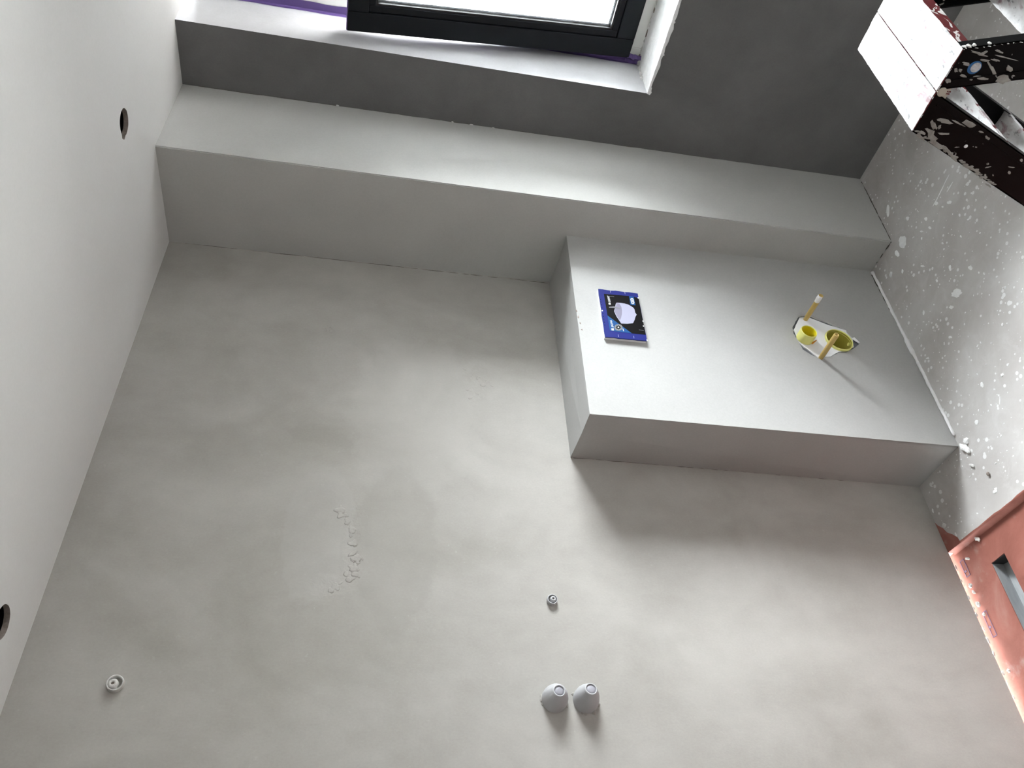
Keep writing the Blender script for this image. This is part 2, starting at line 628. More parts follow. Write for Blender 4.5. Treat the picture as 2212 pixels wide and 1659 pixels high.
# floor: screed with the lowered shower area cut out of it
PX = -1.4475           # edge of the lowered shower area
PZ = -0.020
PY = -1.05             # shower area ends here (hidden behind the frame)
bm = bmesh.new()
add_prism(bm, [(0.30, 0.12, 0), (PX + 0.002, 0.12, 0), (PX + 0.002, 0.0, 0), (PX - 0.010, -0.36, 0), (PX - 0.010, PY, 0), (XL - 0.12, PY, 0),
               (XL - 0.12, YB - 0.12, 0), (0.30, YB - 0.12, 0)], (0, 0, -0.10), 0)
floor = tag(obj('floor', bm, M['floor']), kind='structure')

# red membrane: bottom with the drain slot, and the turned-up edge of the screed
DX0, DX1, DY0, DY1 = -2.35, -1.548, -0.180, -0.1193
bm = bmesh.new()
add_holed_plate(bm, [(PX + 0.001, 0.03, PZ), (XL - 0.12, 0.03, PZ), (XL - 0.12, PY, PZ), (PX - 0.012, PY, PZ), (PX - 0.012, -0.36, PZ), (PX + 0.001, 0.0, PZ)],
                [[(DX0, DY0, PZ), (DX1, DY0, PZ), (DX1, DY1, PZ), (DX0, DY1, PZ)]], (0, 0, -0.010), 0, 0)
membrane = obj('waterproof_membrane', bm, M['pan'], floor)
tag(membrane, label='rust red waterproofing coat in the lowered shower area')
bm = bmesh.new()
sk = [(PX + 0.002, 0.0), (PX - 0.010, -0.36), (PX - 0.010, PY)]
rs = random.Random(11)
pts = []
for (ax, ay), (bx_, by_) in zip(sk[:-1], sk[1:]):
    n = max(2, int(abs(by_ - ay) / 0.025))
    for i in range(n):
        t = i / n
        pts.append((ax + (bx_ - ax) * t, ay + (by_ - ay) * t))
pts.append(sk[-1])
rows = []
for (x, y) in pts:
    top = 0.0016
    rows.append([bm.verts.new((x + 0.003 + rs.uniform(0, 0.004), y, 0.0004)), bm.verts.new((x + 0.0005, y, top)),
                 bm.verts.new((x - 0.003, y, -0.003)), bm.verts.new((x - 0.0045, y, PZ + 0.003)), bm.verts.new((x - 0.010, y, PZ + 0.0008))])
for a, b in zip(rows[:-1], rows[1:]):
    for k in range(4):
        bm.faces.new([a[k], b[k], b[k + 1], a[k + 1]])
lip = obj('membrane_edge', bm, M['pan'], floor, smooth=True)
# red coat brushed onto the screed in the wall corner
bm = bmesh.new()
o = [(-1.447, -0.0005), (-1.34, -0.0005), (-1.352, -0.006), (-1.372, -0.022), (-1.392, -0.030), (-1.410, -0.048), (-1.428, -0.062), (-1.4495, -0.066)]
add_prism(bm, [(x, y, 0.0003) for x, y in o], (0, 0, 0.0012))
obj('membrane_patch', bm, M['pan'], floor)
# ink print on the sealing strip along the wall
for (x0, x1, y0, y1) in ((-1.482, -1.536, -0.006, -0.024), (-1.650, -1.728, -0.004, -0.021)):
    bm = bmesh.new()
    z = PZ + 0.0003
    w = 0.0022
    for (a0, a1, b0, b1) in ((x0, x1, y0, y0 - w), (x0, x1, y1, y1 - w), (x0, x0 - w, y0, y1), (x1, x1 + w, y0, y1), ((x0 + x1) / 2 - 0.012, (x0 + x1) / 2 - 0.006, y0, y1 + 0.006)):
        add_box(bm, min(a0, a1), max(a0, a1), min(b0, b1), max(b0, b1), z, z + 0.0006)
    obj('membrane_print', bm, M['ink'], floor)

# pipe chase beside the window (floor to ceiling) and the half height toilet wall
bm = bmesh.new()
add_hull8(bm, [(0.0, -0.382, 0.0), (-0.3736, -0.3714, 0.0), (-0.3700, 0.0, 0.0), (0.0, 0.0, 0.0),
               (0.0, -0.3702, ZC), (-0.388, -0.3782, ZC), (-0.394, 0.0, ZC), (0.0, 0.0, ZC)])
ed = [e for e in bm.edges if abs(e.verts[0].co.z - e.verts[1].co.z) > 1 and all(v.co.y < -0.3 and v.co.x < -0.2 for v in e.verts)]
bmesh.ops.bevel(bm, geom=ed, offset=0.003, segments=2, affect='EDGES')
trim_1 = tag(obj('trim_1', bm, M['chase']), label='floor to ceiling plastered pipe chase between dark window wall and grey wall', kind='structure')

PLX0, PLX1, PLZ0, PLZ1 = -0.891, -0.667, 0.979, 1.117
HOLE = [(-0.7403, 0.4322), (-0.7174, 0.4188), (-0.6758, 0.3902), (-0.6659, 0.3598), (-0.6682, 0.3385), (-0.691, 0.2851), (-0.7225, 0.2184),
        (-0.7457, 0.2209), (-0.7673, 0.201), (-0.7785, 0.194), (-0.8042, 0.2195), (-0.8303, 0.2636), (-0.8353, 0.2894), (-0.8588, 0.3291),
        (-0.8731, 0.3759), (-0.8585, 0.4027), (-0.8396, 0.4232), (-0.7953, 0.4311), (-0.7651, 0.4354)]


def refine(loop, n, amp, rnd):
    out = []
    for i in range(len(loop)):
        a, b = loop[i], loop[(i + 1) % len(loop)]
        for k in range(n):
            t = k / n
            out.append((a[0] + (b[0] - a[0]) * t + rnd.uniform(-amp, amp), a[1] + (b[1] - a[1]) * t + rnd.uniform(-amp, amp)))
    return out


HR = refine(HOLE, 3, 0.0012, random.Random(5))
XT0, XT1 = -1.1985, -0.384     # toilet wall: lower end, chase end
ZT = 1.200
bm = bmesh.new()
SK = 0.006                     # plaster skin thickness
add_holed_plate(bm, [(XT1 + 0.0171, -DW, 0.0), (XT0, -DW + 0.0025, 0.0), (XT0, -DW - 0.0010, ZT), (XT1, -DW + 0.001, ZT - 0.006)],
                [[(x, -DW, z) for x, z in HR]], (0, SK, 0), 0, 1)
def ring(cx, cz, r, y, n=36):
    return [(cx + r * math.cos(2 * math.pi * k / n), y, cz + r * math.sin(2 * math.pi * k / n)) for k in range(n)]


PB = 0.085                     # depth of the pipe pockets
y_ = -DW + SK + 0.0002
DRAIN = (-0.779, 0.2735)
FLUSH = (-0.786, 0.402)
add_holed_plate(bm, [(XT1 + 0.017, y_, 0.0), (XT0, y_, 0.0), (XT0, y_, ZT), (XT1, y_, ZT - 0.006)],
                [ring(*DRAIN, 0.0465, y_), ring(*FLUSH, 0.0262, y_)], (0, PB, 0), 0, 0)
yb_ = y_ + PB
add_hull8(bm, [(XT0, yb_, 0.0), (XT1 + 0.017, yb_, 0.0), (XT1 + 0.017, 0.0, 0.0), (-1.2003, 0.0, 0.0),
               (XT0, yb_, ZT), (XT1, yb_, ZT - 0.006), (XT1, 0.0, ZT + 0.004), (-1.1880, 0.0, ZT)], 0)
trim_2 = tag(obj('trim_2', bm, [M['ledge'], M['white_plaster']]), label='half height pale plastered toilet wall carrying blue plate and yellow pipes', kind='structure')

# white board showing in the cut-out around the toilet pipes
bm = bmesh.new()
rb = random.Random(8)
BO = refine([(-0.744, 0.4270), (-0.722, 0.4140), (-0.6805, 0.3870), (-0.6720, 0.3590), (-0.6800, 0.3380), (-0.7030, 0.2860), (-0.7210, 0.2250), (-0.7420, 0.2235), (-0.7600, 0.2120),
             (-0.8000, 0.2240), (-0.8230, 0.2640), (-0.8300, 0.2894), (-0.8570, 0.3291), (-0.8715, 0.3759), (-0.8440, 0.3960), (-0.8240, 0.4150), (-0.7953, 0.4275)], 3, 0.001, rb)
add_holed_plate(bm, [(x, -DW + 0.0012, z) for x, z in BO], [ring(*DRAIN, 0.0465, -DW + 0.0012), ring(*FLUSH, 0.0262, -DW + 0.0012)], (0, 0.0040, 0))
obj('foam_board', bm, M['white_foam'], trim_2)
bm = bmesh.new()       # grey sheet standing in for the shade in the slot round the board
add_holed_plate(bm, [(x, -DW + 0.0056, z) for x, z in HR], [ring(*DRAIN, 0.0465, -DW + 0.0056), ring(*FLUSH, 0.0262, -DW + 0.0056)], (0, 0.0004, 0))
obj('cutout_gap_shade', bm, M['gap_shade'], trim_2)
bm = bmesh.new()       # torn corner of the board flap
add_prism(bm, [(-0.7530, -DW - 0.001, 0.2060), (-0.7772, -DW - 0.002, 0.1945), (-0.7790, -DW - 0.0015, 0.2000), (-0.7600, -DW - 0.001, 0.2180)], (0, 0.0016, 0))
obj('foam_flap', bm, M['white_foam'], trim_2)

# white plaster bead along the foot of the toilet wall, rough chips in the corners
def bead(name, path, rad, parent, mat, seed, seg=8, lump=()):
    rnd = random.Random(seed)
    bm_ = bmesh.new()
    rings = []
    n = len(path)
    for i, p in enumerate(path):
        p = Vector(p)
        d = (Vector(path[min(i + 1, n - 1)]) - Vector(path[max(i - 1, 0)])).normalized()
        u = Vector((0, 0, 1))
        s = d.cross(u).normalized()
        r = rad(i / (n - 1)) * rnd.uniform(0.8, 1.2)
        rings.append([bm_.verts.new(p + s * (math.cos(2 * math.pi * k / seg) * r * 0.9) + u * (math.sin(2 * math.pi * k / seg) * r)) for k in range(seg)])
    for a, b in zip(rings[:-1], rings[1:]):
        for k in range(seg):
            bm_.faces.new([a[k], a[(k + 1) % seg], b[(k + 1) % seg], b[k]])
    bm_.faces.new(rings[0][::-1])
    bm_.faces.new(rings[-1])
    return obj(name, bm_, mat, parent, smooth=True)


def brad(t):
    r = 0.0058 - 0.0010 * t
    if 0.46 < t < 0.54:
        r *= 1.9
    return r


bead('plaster_bead', [(-0.385 - 0.775 * i / 60, -DW - 0.0035 + 0.0007 * math.sin(i * 0.9), 0.003) for i in range(61)], brad, floor, M['white_plaster'], 2)

def joint(name, p0, p1, n, r, parent, seed, wob=0.0008):
    rnd = random.Random(seed)
    p0, p1 = Vector(p0), Vector(p1)
    a_ = (p1 - p0).normalized()
    u, v, a_ = frame_of(a_)
    b_ = bmesh.new()
    prev = None
    for i in range(n + 1):
        c = p0.lerp(p1, i / n) + u * rnd.uniform(-wob, wob) + v * rnd.uniform(-wob, wob)
        q = r * rnd.choice((0.15, 0.4, 0.7, 1.0))
        ringv = [b_.verts.new(c + u * (q * math.cos(k * 1.2566)) + v * (q * math.sin(k * 1.2566))) for k in range(5)]
        if prev:
            for k in range(5):
                b_.faces.new([prev[k], prev[(k + 1) % 5], ringv[(k + 1) % 5], ringv[k]])
        else:
            b_.faces.new(ringv[::-1])
        prev = ringv
    b_.faces.new(prev)
    return obj(name, b_, M['joint'], parent)


joint('corner_crack', (-0.3885, 0.0, 1.21), (-0.3935, 0.0, 2.50), 70, 0.0013, trim_1, 1)
joint('corner_crack', (-1.199, 0.0, 0.02), (-1.1885, 0.0, 1.19), 70, 0.0013, trim_2, 2)
joint('corner_crack', (-0.374, -0.370, 0.001), (-0.369, -0.232, 0.001), 18, 0.0032, trim_1, 3)
joint('corner_crack', (-0.02, -0.3825, 0.0005), (-0.365, -0.3725, 0.0005), 24, 0.0022, trim_1, 4)
joint('corner_crack', (-0.0005, -0.381, 0.05), (-0.0005, -0.371, 2.50), 90, 0.0013, trim_1, 5)
joint('corner_crack', (-0.40, -DW - 0.001, 0.010), (-0.60, -DW - 0.001, 0.008), 14, 0.0024, trim_2, 6)

# lumps of plaster left in corners
def lump(name, c, size, parent, mat, seed, flat=0.6, sub=2):
    rnd = random.Random(seed)
    b_ = bmesh.new()
    bmesh.ops.create_icosphere(b_, subdivisions=sub, radius=1.0)
    off = Vector((rnd.uniform(0, 9), rnd.uniform(0, 9), rnd.uniform(0, 9)))
    for v in b_.verts:
        k = 1 + 0.55 * noise.noise(v.co * 1.6 + off) + 0.2 * noise.noise(v.co * 4 + off)
        v.co = Vector((v.co.x * size[0] * k, v.co.y * size[1] * k, v.co.z * size[2] * k))
    rot = Matrix.Rotation(size[3] if len(size) > 3 else 0, 4, 'Z')
    bmesh.ops.transform(b_, matrix=Matrix.Translation(c) @ rot, verts=b_.verts)
    return obj(name, b_, mat, parent, smooth=False)


lump('plaster_lump', (-1.222, -0.246, 0.003), (0.026, 0.011, 0.008, 0.5), floor, M['white_plaster'], 4)
lump('plaster_lump', (-1.206, -0.262, 0.002), (0.012, 0.010, 0.006, 0.1), floor, M['white_plaster'], 5)
for i, (z, sx) in enumerate(((2.03, 0.006), (1.62, 0.005), (1.55, 0.008), (1.47, 0.007), (1.05, 0.006), (0.62, 0.007))):
    lump('plaster_chip', (-0.001, -0.3745, z), (0.0035, 0.003, sx), wall_right, M['crumb'], 20 + i, sub=1)
for i, (z, sx) in enumerate(((1.18, 0.010), (1.172, 0.005), (1.165, 0.006), (1.155, 0.004))):
    lump('plaster_chip', (-0.77 - 0.028 * i, -DW + 0.0005, 1.196 - 0.003 * i), (0.008 - 0.0012 * i, 0.002, 0.0035), trim_2, M['board_edge'], 40 + i, sub=1)
# torn plaster along the foot of the main wall over the shower area
rj = random.Random(9)
for i, x in enumerate((-1.50, -1.545, -1.60, -1.635, -1.655, -1.70, -1.735, -1.775, -1.83, -1.86, -1.90)):
    lump('plaster_chip', (x, -0.002, rj.uniform(-0.004, 0.001)), (rj.uniform(0.006, 0.013), 0.0025, rj.uniform(0.002, 0.005)), wall_front, M['crumb'], 60 + i, sub=1)

# crumbly ridges left by the trowel on the main wall
b_ = bmesh.new()
rg = random.Random(44)


def wall_ridge(path, count, spread, size):
    for k in range(count):
        t = rg.random() * (len(path) - 1)
        i = min(int(t), len(path) - 2)
        x = path[i][0] + (path[i + 1][0] - path[i][0]) * (t - i) + rg.gauss(0, spread)
        z = path[i][1] + (path[i + 1][1] - path[i][1]) * (t - i) + rg.gauss(0, spread)
        q = rg.uniform(*size)
        th = rg.uniform(0, 3.14)
        el = rg.uniform(1.0, 2.4)
        t_ = bmesh.new()
        add_splat(t_, x, z, 0.0, (q * el * math.cos(th), q * el * math.sin(th)), (-q * math.sin(th), q * math.cos(th)), q * 0.14, rg, 9, 0, 0.32)
        for v in t_.verts:
            v.co = Vector((v.co.x, -v.co.z, v.co.y))
        merge(b_, t_)


wall_ridge([(-1.42, 1.885), (-1.45, 1.862), (-1.50, 1.842), (-1.56, 1.826), (-1.61, 1.822), (-1.64, 1.845), (-1.67, 1.885)], 60, 0.006, (0.003, 0.0085))
wall_ridge([(-0.86, 1.49), (-0.93, 1.475), (-0.97, 1.50)], 12, 0.018, (0.002, 0.005))
wall_ridge([(-0.74, 1.985), (-0.752, 1.972)], 4, 0.005, (0.003, 0.007))
tag(obj('trowel_ridge', b_, M['wall'], wall_front, smooth=True), kind='stuff')

# dried plaster splats on the screed: centre and two half axes of each, in metres
SPL = [(-0.457, -0.54, -0.006, -0.005, -0.006, 0.004), (-0.501, -0.536, -0.006, -0.005, -0.005, 0.003), (-0.427, -0.41, -0.021, -0.017, -0.018, 0.012), (-0.436, -0.368, -0.01, -0.009, -0.011, 0.007), (-0.258, -0.423, -0.009, -0.007, -0.021, 0.014), (-0.376, -0.479, -0.009, -0.007, -0.006, 0.004), (-0.474, -0.299, -0.006, -0.005, -0.01, 0.007), (-0.515, -0.351, -0.005, -0.004, -0.006, 0.004), (-0.763, -0.586, -0.008, -0.007, -0.007, 0.005), (-0.694, -0.523, -0.005, -0.004, -0.008, 0.006), (-0.806, -0.453, -0.007, -0.007, -0.006, 0.004), (-0.872, -0.645, -0.003, -0.003, -0.003, 0.002), (-0.824, -0.615, -0.004, -0.004, -0.003, 0.002), (-0.924, -0.649, -0.002, -0.002, -0.004, 0.003), (-0.68, -0.456, -0.004, -0.004, -0.004, 0.003), (-0.723, -0.348, -0.004, -0.003, -0.008, 0.005), (-1.008, -0.577, -0.003, -0.003, -0.005, 0.004), (-0.884, -0.394, -0.007, -0.007, -0.003, 0.002), (-0.867, -0.274, -0.006, -0.006, -0.003, 0.002), (-1.132, -0.489, -0.004, -0.004, -0.004, 0.003), (-1.103, -0.411, -0.005, -0.006, -0.008, 0.005), (-1.183, -0.329, -0.006, -0.008, -0.006, 0.004), (-1.087, -0.278, -0.002, -0.002, -0.004, 0.003), (-1.159, -0.356, -0.001, -0.002, -0.004, 0.003), (-0.456, -0.605, -0.006, -0.005, -0.006, 0.004), (-0.491, -0.618, -0.004, -0.003, -0.003, 0.002), (-0.505, -0.646, -0.009, -0.007, -0.005, 0.004), (-0.625, -0.669, -0.003, -0.003, -0.003, 0.002), (-0.582, -0.653, -0.004, -0.003, -0.004, 0.003), (-0.476, -0.501, -0.007, -0.005, -0.003, 0.002), (-1.277, -0.383, -0.001, -0.002, -0.003, 0.002), (-1.392, -0.278, -0.003, -0.005, -0.003, 0.002), (-1.331, -0.32, -0.002, -0.003, -0.002, 0.001), (-1.024, -0.513, -0.004, -0.005, -0.001, 0.001), (-1.138, -0.569, -0.002, -0.002, -0.003, 0.002), (-0.836, -0.775, -0.002, -0.002, -0.003, 0.002), (-0.596, -0.547, -0.004, -0.003, -0.003, 0.002), (-0.659, -0.391, -0.003, -0.003, -0.003, 0.002), (-0.749, -0.33, -0.003, -0.003, -0.002, 0.001), (-0.865, -0.419, -0.003, -0.003, -0.004, 0.003), (-0.882, -0.362, -0.002, -0.002, -0.004, 0.003), (-0.645, -0.616, -0.003, -0.002, -0.004, 0.002), (-0.497, -0.487, -0.004, -0.003, -0.004, 0.003), (-0.583, -0.435, -0.008, -0.007, -0.004, 0.003), (-0.804, -0.602, -0.002, -0.002, -0.004, 0.003), (-1.189, -0.439, -0.001, -0.002, -0.01, 0.007), (-0.784, -0.497, -0.021, -0.02, -0.011, 0.008), (-1.397, -0.272, -0.005, -0.007, -0.006, 0.005), (-1.301, -0.012, -0.008, 0.001, 0.001, 0.004),
       (-0.447, -0.606, 0.0022, 0.001, 0.003, -0.018), (-0.4385, -0.646, 0.0022, 0.0006, 0.006, -0.026), (-0.429, -0.684, 0.0018, 0.0005, 0.003, -0.018), (-0.464, -0.677, 0.0025, 0.0008, 0.002, -0.018)]
rsplat = random.Random(21)
for (x, y, ax, ay, bx_, by_) in SPL:
    b_ = bmesh.new()
    big = math.hypot(ax, ay) > 0.02
    add_splat(b_, x, y, 0.0, (ax, ay), (bx_, by_), 0.0008 if big else 0.0014, rsplat, 16 if big else 10, 0, 0.35)
    obj('plaster_splat', b_, M['white_plaster'], floor)
# many tiny drops, too small to pick apart
b_ = bmesh.new()
for k in range(560):
    x = RNG.uniform(-1.43, -0.15)
    y = RNG.uniform(-1.25, -0.03)
    if y > -DW - 0.02 and x > XT0 - 0.01:
        continue
    if y > -0.40 and x > -0.40:
        continue
    s = RNG.choice((0.0008, 0.0010, 0.0013, 0.0017, 0.0024))
    th = RNG.uniform(0, 3.14)
    el = RNG.uniform(1, 2.0)
    t = bmesh.new()
    add_splat(t, x, y, 0.0, (s * math.cos(th) * el, s * math.sin(th) * el), (-s * math.sin(th), s * math.cos(th)), 0.0008, RNG, 6, 0, 0.3)
    merge(b_, t)
tag(obj('plaster_drops', b_, M['white_plaster'], floor), kind='stuff')

# ground outside the window
bm = bmesh.new()
add_box(bm, 0.6, 60, -40, 40, -3.2, -3.0)
tag(obj('ground', bm, M['ground']), kind='structure')

# ------------------------------------------------------------------ window
FX = 0.215             # room face of the fixed frame
win = empty('window_1', (FX, (WY0 + WY1) / 2, WZ))
tag(win, kind='structure')
FT = ZC - 0.02
bm = bmesh.new()
fw = 0.056
FX2 = FX + 0.075
ZTR = 1.965             # fixed panel above this height
add_box(bm, FX, FX2, WY0 - fw, WY0, WZ, FT, bevel=0.003)
add_box(bm, FX, FX2, WY1, WY1 + fw, WZ, FT, bevel=0.003)
add_box(bm, FX + 0.0003, FX2, WY1 + fw, WY0 - fw, WZ, WZ + 0.082, bevel=0.003)
add_box(bm, FX + 0.0003, FX2, WY1 + fw, WY0 - fw, FT - 0.05, FT, bevel=0.003)
add_box(bm, FX + 0.012, FX2, WY1 + fw, WY0 - fw, ZTR, ZTR + 0.08, bevel=0.003)
obj('window_frame', bm, M['frame_white'], win)
bm = bmesh.new()
add_box(bm, FX + 0.020, FX + 0.05, WY1 + fw, WY0 - fw, ZTR + 0.08, FT - 0.05, bevel=0.004)
for k in range(1, 9):
    z = ZTR + 0.08 + k * 0.045
    add_box(bm, FX + 0.014, FX + 0.021, WY1 + fw, WY0 - fw, z, z + 0.036, bevel=0.002)
obj('shutter_panel', bm, M['anthracite'], win)
# sill slab of rough white plaster
bm = bmesh.new()
rw = random.Random(14)
NY, NX = 60, 5
grid = []
for i in range(NY + 1):
    y = WY0 + (WY1 - WY0) * i / NY
    row = []
    for j in range(NX + 1):
        x = -0.003 + (FX + 0.003) * j / NX
        if j == 0:
            x += rw.uniform(-0.003, 0.0015)
        row.append(bm.verts.new((x, y, WZ + 0.0035 + rw.uniform(-0.0008, 0.0008) + (0.004 if j == NX else 0))))
    grid.append(row)
for i in range(NY):
    for j in range(NX):
        bm.faces.new([grid[i][j], grid[i + 1][j], grid[i + 1][j + 1], grid[i][j + 1]])
fr = [bm.verts.new((g[0].co.x + 0.001, g[0].co.y, WZ - 0.008 + rw.uniform(-0.005, 0.004))) for g in grid]
for i in range(NY):
    bm.faces.new([grid[i][0], fr[i], fr[i + 1], grid[i + 1][0]])
obj('window_sill', bm, M['white_plaster'], win)
for i, (y, s) in enumerate(((-0.604, 0.010), (-0.617, 0.007), (-0.745, 0.006), (-0.86, 0.008))):
    lump('plaster_chip', (-0.003, y, WZ - 0.004), (0.004, s, 0.007), win, M['white_plaster'], 80 + i, sub=1)
for i, (x, y, s) in enumerate(((0.205, -0.602, 0.012), (0.195, -0.611, 0.010), (0.165, -0.603, 0.012), (0.13, -0.601, 0.012), (0.10, -0.601, 0.008))):
    lump('plaster_crust', (x, y, WZ + 0.006), (s * 1.6, s * 0.6, 0.010), win, M['crumb'], 90 + i, sub=1)
rq = random.Random(31)
for i in range(14):
    lump('plaster_crust', (FX - 0.004, -0.62 - i * 0.03 + rq.uniform(-0.008, 0.008), WZ + 0.006), (0.006, rq.uniform(0.008, 0.018), 0.006), win, M['board_edge'] if i % 3 == 0 else M['crumb'], 120 + i, sub=1)
# purple masking tape along the frame
bm = bmesh.new()
tp = []
nseg = 40
for i in range(nseg + 1):
    z = WZ + 0.006 + (FT - WZ - 0.01) * i / nseg
    w = 0.029 + 0.002 * math.sin(i * 1.7)
    tp.append((z, w))
rowv = []
for z, w in tp:
    rowv.append([bm.verts.new((FX - 0.016 - 0.0015 * math.sin(z * 37), WY0 - 0.0010, z)), bm.verts.new((FX - 0.006, WY0 - 0.0012, z)), bm.verts.new((FX - 0.0025, WY0 - 0.004, z)), bm.verts.new((FX - 0.0015, WY0 - w, z))])
for a, b in zip(rowv[:-1], rowv[1:]):
    for k in range(3):
        bm.faces.new([a[k], b[k], b[k + 1], a[k + 1]])
obj('masking_tape', bm, M['tape'], win)
bm = bmesh.new()   # crumpled loose end of the tape in the lower corner
rt = random.Random(6)
g = [[bm.verts.new((FX - 0.010 - 0.010 * rt.random() - 0.012 * (j == 2), WY0 - 0.004 - 0.011 * j + rt.uniform(-0.003, 0.003), WZ + 0.004 + 0.011 * i + rt.uniform(-0.003, 0.003))) for j in range(4)] for i in range(6)]
for i in range(5):
    for j in range(3):
        bm.faces.new([g[i][j], g[i + 1][j], g[i + 1][j + 1], g[i][j + 1]])
obj('masking_tape', bm, M['tape'], win)

# tilted sash: built upright in its own plane, then leaned into the room about its lower edge
SY0 = -0.6235          # stile edge next to the main wall
SY1 = WY1 + 0.026
SZ0 = 1.001
SH = 1.018
SX = 0.190             # room face at the lower edge
ST = 0.072
TILT = math.radians(7.6)
XF = Matrix.Translation((SX, 0, SZ0)) @ Matrix.Rotation(-TILT, 4, 'Y') @ Matrix.Translation((-SX, 0, -SZ0))
W1 = 0.068             # flat of the profile
W2 = 0.097             # to the glass


def ring_frame(bm_, x0, x1, o, bev, xf):
    """o = outer inset, inner inset"""
    a, b = o
    y0, y1 = SY0 - a, SY1 + a
    z0, z1 = SZ0 + a, SZ0 + SH - a
    w = b - a
    add_box(bm_, x0, x1, y1, y1 + w, z0, z1, 0, bev, xf)
    add_box(bm_, x0, x1, y0 - w, y0, z0, z1, 0, bev, xf)
    add_box(bm_, x0 + 0.0002, x1, y1 + w, y0 - w, z0, z0 + w, 0, bev, xf)
    add_box(bm_, x0 + 0.0002, x1, y1 + w, y0 - w, z1 - w, z1, 0, bev, xf)


bm = bmesh.new()
ring_frame(bm, SX, SX + ST, (0.0, W1), 0.003, XF)
sash = obj('sash', bm, M['anthracite'], win)
bm = bmesh.new()
ring_frame(bm, SX + 0.007, SX + ST - 0.01, (W1 + 0.0003, W2 - 0.006), 0.002, XF)
obj('glazing_bead', bm, M['anthracite'], sash)
bm = bmesh.new()
ring_frame(bm, SX + 0.012, SX + 0.036, (W2 - 0.0062, W2), 0.0, XF)
obj('gasket', bm, M['gasket'], sash)
bm = bmesh.new()
ring_frame(bm, SX + 0.030, SX + 0.040, (W2, W2 + 0.007), 0.0, XF)
obj('spacer', bm, M['spacer'], sash)
bm = bmesh.new()
add_box(bm, SX + 0.028, SX + 0.0295, SY1 + W2 - 0.005, SY0 - W2 + 0.005, SZ0 + W2 - 0.005, SZ0 + SH - W2 + 0.005, 0, 0, XF)
obj('glass_pane', bm, M['glass'], sash)
bm = bmesh.new()       # seal line on the sash edge in the same purple
add_box(bm, SX + 0.006, SX + 0.018, SY1 + 0.02, SY0 - 0.0, SZ0 + SH, SZ0 + SH + 0.003, 0, 0, XF)
add_box(bm, SX + 0.006, SX + 0.018, SY0, SY0 + 0.002, SZ0 + 0.3, SZ0 + SH, 0, 0, XF)
obj('masking_tape', bm, M['tape'], sash)
bm = bmesh.new()       # handle on the far stile
hy = SY1 + 0.035
add_box(bm, SX - 0.012, SX, hy - 0.015, hy + 0.015, 1.46, 1.54, 0, 0.003, XF)
add_box(bm, SX - 0.040, SX - 0.012, hy - 0.009, hy + 0.009, 1.49, 1.51, 0, 0.003, XF)
add_box(bm, SX - 0.052, SX - 0.036, hy - 0.010, hy + 0.010, 1.50, 1.62, 0, 0.004, XF)
obj('handle', bm, M['spacer'], sash)

# ------------------------------------------------------------------ toilet pipes and flush plate
AX = (0, -1, 0)
# small flush pipe
fp = empty('flush_pipe', (-0.786, -DW, 0.402))
tag(fp, 'short bright yellow flush pipe stub standing out of the white cut-out, the narrower of two', 'pipe')
bm = bmesh.new()
add_lathe(bm, (-0.786, -DW + 0.0005, 0.402), AX, [(0, 0.0285), (0.034, 0.0285), (0.037, 0.0275), (0.037, 0.0262), (0.034, 0.0258)], 36)
obj('pipe_sleeve', bm, M['yellow'], fp, smooth=True)
bm = bmesh.new()
add_lathe(bm, (-0.786, -DW + 0.0005, 0.402), AX, [(0.0345, 0.0258), (-0.03, 0.0256)], 36)
obj('pipe_bore', bm, M['yellow_deep'], fp, smooth=True)
bm = bmesh.new()
add_lathe(bm, (-0.786, -DW + 0.0005, 0.402), AX, [(-0.031, 0.0256), (-0.030, 0.0255), (-0.026, 0.020)], 36, cap1=True)
obj('pipe_plug', bm, M['yellow_deep'], fp)
bm = bmesh.new()       # torn paper label on the sleeve and the snapped tab below it
for k in range(5):
    th = math.radians(205 + k * 10)
add_lathe(bm, (-0.8075, -DW - 0.002, 0.382), (-0.2, -1, -0.25), [(0, 0.0035), (0.010, 0.0028), (0.022, 0.0012)], 8, cap0=True, cap1=True)
obj('snapped_tab', bm, M['tan_in'], fp)

# large drain pipe
dp = empty('drain_pipe', (-0.780, -DW, 0.2735))
tag(dp, 'wide olive yellow toilet drain pipe opening in the white cut-out, near the speckled floor', 'pipe')
bm = bmesh.new()
add_lathe(bm, (-0.779, -DW + 0.0010, 0.2735), AX, [(0, 0.049), (0.006, 0.049), (0.0085, 0.0482), (0.0085, 0.0462), (0.006, 0.0458), (-0.002, 0.0456)], 44)
obj('pipe_rim', bm, M['yellow'], dp, smooth=True)
bm = bmesh.new()
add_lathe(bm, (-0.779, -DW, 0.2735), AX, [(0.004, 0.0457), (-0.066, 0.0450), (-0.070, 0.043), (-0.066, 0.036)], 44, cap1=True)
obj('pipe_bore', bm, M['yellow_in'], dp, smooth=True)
bm = bmesh.new()
add_lathe(bm, (-0.779, -DW + 0.012, 0.2290), (0, 0, 1), [(0, 0.007), (0.0022, 0.0065), (0.0030, 0.0045), (0.0018, 0.003)], 16, cap1=True)
obj('moulded_eye', bm, M['yellow'], dp)

